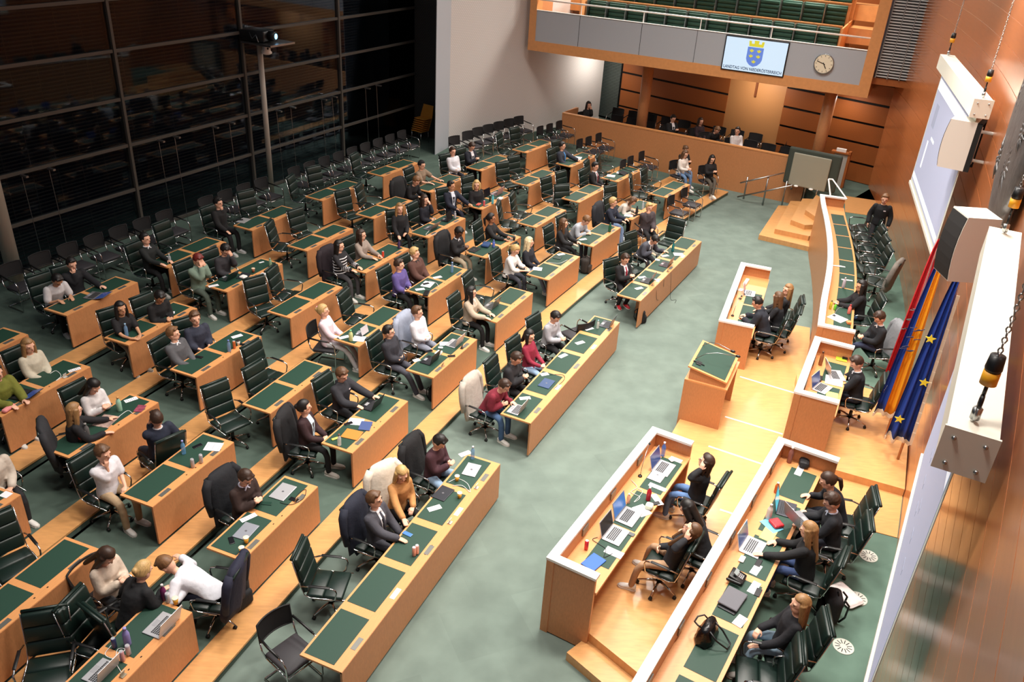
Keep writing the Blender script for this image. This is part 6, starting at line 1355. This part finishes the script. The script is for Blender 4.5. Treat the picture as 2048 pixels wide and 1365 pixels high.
flat_item('snack_bag',1552,1050,R5,'red and white sweet bag on a blue booklet at the long desk','snack',.16,.18,.05,mat('sweet_red',(206,40,50),.4,noise=.5,nscale=25),0,a0=20,dh=.765,r=.02); flat_item('booklet',1543,1052,R5,'light blue booklet under the sweet bag','booklet',.2,.28,.008,mat('book_cyan',(110,190,220),.5),0,a0=30); flat_item('yellow_sheet',1538,1068,R5,'pale yellow sheet on the long desk','paper',.18,.34,.004,mat('yellow_paper',(244,220,120),.7),0,a0=148)
laptop(1506,1096,R5,'open white laptop seen from the side on the long desk',a0=148,rgb=(230,230,232),s=1.15); phone(1517,1127,R5,'black phone near the white laptop on the long desk',a0=60); flat_item('power_bank',1484,1120,R5,'white power bank on the long desk','power bank',.07,.13,.02,M_WHITE,0,a0=150); paper(1512,1140,R5,'leaflet with printed squares below the black phone',a0=55,l=.22,w=.1)
t=thing('desk_telephone','black office telephone with tilted screen and handset on the long desk','telephone',tuple(at(1472,1158,1.357)),rad(150)); 
mb=MB(); mb.pad(-.1,.1,-.1,.1,0,.05,.012,M=Matrix.Rotation(rad(-14),4,'Y')@Matrix.Translation((0,0,.02))); obj('body',mb.mesh('body',M_BLACK,True),t); mb=MB(); mb.box(.04,.09,-.05,.06,.085,.1,M=Matrix.Rotation(rad(-30),4,'Y')); obj('screen',mb.mesh('screen',mat('lcd',(150,160,160),.3)),t); mb=MB(); mb.pad(-.1,.1,.11,.15,.03,.075,.02); obj('handset',mb.mesh('handset',M_BLACK,True),t)
mb=MB()
for r_ in range(4):
    for c_ in range(3): mb.box(-.07+r_*.022,-.056+r_*.022,-.05+c_*.03,-.03+c_*.03,.07,.078,M=Matrix.Rotation(rad(-14),4,'Y'))
obj('key',mb.mesh('key',M_SIL),t)
flat_item('laptop_sleeve',1465,1200,R5,'grey fabric laptop sleeve on the long desk','sleeve',.26,.36,.03,mat('sleeve_grey',(104,104,110),.85,noise=.15,nscale=200),0,a0=145,dh=.775,r=.014); laptop(1462,1208,R5,'closed dark laptop under the grey sleeve on the long desk',a0=145,rgb=(30,30,34),open_=0); phone(1516,1186,R5,'black phone beside the grey sleeve',a0=60); paper(1508,1176,R5,'leaflet above the phone beside the grey sleeve',a0=55,l=.24,w=.1); paper(1480,1243,R5,'crumpled receipt at the desk edge beside the handbag',a0=50,l=.2,w=.12)
p=at(1412,1275,1.357); t=thing('leather_handbag','black shiny leather handbag with curved handles on the long desk','bag',tuple(p),rad(58))
M_PAT=mat('patent_black',(14,14,16),.22,bump=.6,bscale=14)
mb=MB(); rings=[]
for k in range(7):
    f=k/6; w=.2-.05*f; d=(.11-.06*f)*(1+.25*math.sin(f*PI)); rings.append([((abs(math.cos(q))**.7)*math.copysign(w,math.cos(q))*(1+.04*math.sin(i*3+k)),(abs(math.sin(q))**.7)*math.copysign(d,math.sin(q))*(1+.1*math.sin(i*2.3+k)),.22*f) for i,q in [(i,2*PI*i/20) for i in range(20)]])
mb.rings(rings); obj('body',mb.mesh('body',M_PAT,True),t)
for s in (-1,1): mb=MB(); mb.tube([(-.09,.05*s,.2),(-.1,(.1 if s>0 else .15)*s,.22 if s>0 else .12),(-.05,(.16 if s>0 else .28)*s,.2 if s>0 else .03),(.05,(.16 if s>0 else .28)*s,.2 if s>0 else .03),(.1,(.1 if s>0 else .15)*s,.22 if s>0 else .12),(.09,.05*s,.2)],.011,6); obj('handle',mb.mesh('handle',M_BLACK,True),t)
mb=MB(); mb.lathe([(.02,.19),(.02,.21)],12); obj('clasp',mb.mesh('clasp',M_CHROME,True),t)
# bags on the floor
def backpack(px,py,zf,label,rgb,s=1,a=20):
    p=at(px,py,zf); t=thing('backpack',label,'backpack',(p.x,p.y,zf),rad(a)); t.scale=(s,s,s); m=cmat(rgb)
    mb=MB(); mb.pad(-.12,.1,-.16,.16,0,.44,.07,n=5); obj('main_bag',mb.mesh('main_bag',m,True),t); mb=MB(); mb.pad(.08,.16,-.13,.13,.03,.26,.035,n=4); obj('front_pocket',mb.mesh('front_pocket',m,True),t)
    for y in (-1,1): mb=MB(); mb.tube([(-.12,.08*y,.42),(-.19,.09*y,.34),(-.18,.1*y,.14),(-.12,.1*y,.04)],.014,6); obj('strap',mb.mesh('strap',M_BLACK,True),t)
    mb=MB(); mb.tube([(-.04,-.04,.43),(-.04,0,.48),(-.04,.04,.43)],.01,6); obj('top_loop',mb.mesh('top_loop',M_BLACK,True),t)
backpack(478,1208,Z(2),'black backpack standing on the wooden step at the corner of a row two desk',(24,24,27),1.05,-30)
backpack(868,800,Z(2),'small black bag half under the desk with two laptops',(22,22,25),.7,-30); backpack(1170,545,Z(2),'dark brown backpack under a row two desk beside the far aisle',(46,40,36),.95,-20); backpack(1280,645,0,'black bag under the near end of the far front desk',(20,20,22),.8,10); backpack(1655,1235,.6,'black bag with a white cloth on the green floor beside the long desk',(22,22,26),1.0,170)
q=at(1690,1195,.61); mb=MB(); mb.pad(-.14,.14,-.22,.22,0,.08,.04,n=4); o=tag(obj('white_cloth',mb.mesh('white_cloth',cmat((222,214,212)),True)),'white folded cloth with pink marks beside the black bag on the green floor','cloth'); o.location=(q.x,q.y,.61); o.rotation_euler=(0,0,.5)
backpack(1283,398,Z(2),'heap of black bags on the chair at the far end of row two',(24,26,28),.8,10); backpack(1138,690,0,'black bag on the chair behind the middle front desk',(22,22,26),.6,10)

o=text('VEGA',.06,M_WHITE,None,at(176,872,Z(4)+.9),(rad(70),0,rad(-20)),'letters',.9); p_=at(176,876,Z(4)+.755); o.location=(p_.x+.012,p_.y-.046,p_.z+.1); o.rotation_euler=(PI/2,PI/2,rad(15)); TX.append(o)
TX[-1].parent=[q for q in COL.objects if q.get('label','').startswith('grey metal bottle with white')][0]; TX[-1].location=(.01,-.045,.09); TX[-1].rotation_euler=(PI/2,-PI/2,0)
bake_all()
# lettering becomes plain mesh
dg=bpy.context.evaluated_depsgraph_get()
for t_ in [TXT]+TX:
    _me=bpy.data.meshes.new_from_object(t_.evaluated_get(dg)); _o=bpy.data.objects.new('letters',_me); COL.objects.link(_o); _o.parent=t_.parent; _o.matrix_local=t_.matrix_local; bpy.data.objects.remove(t_)
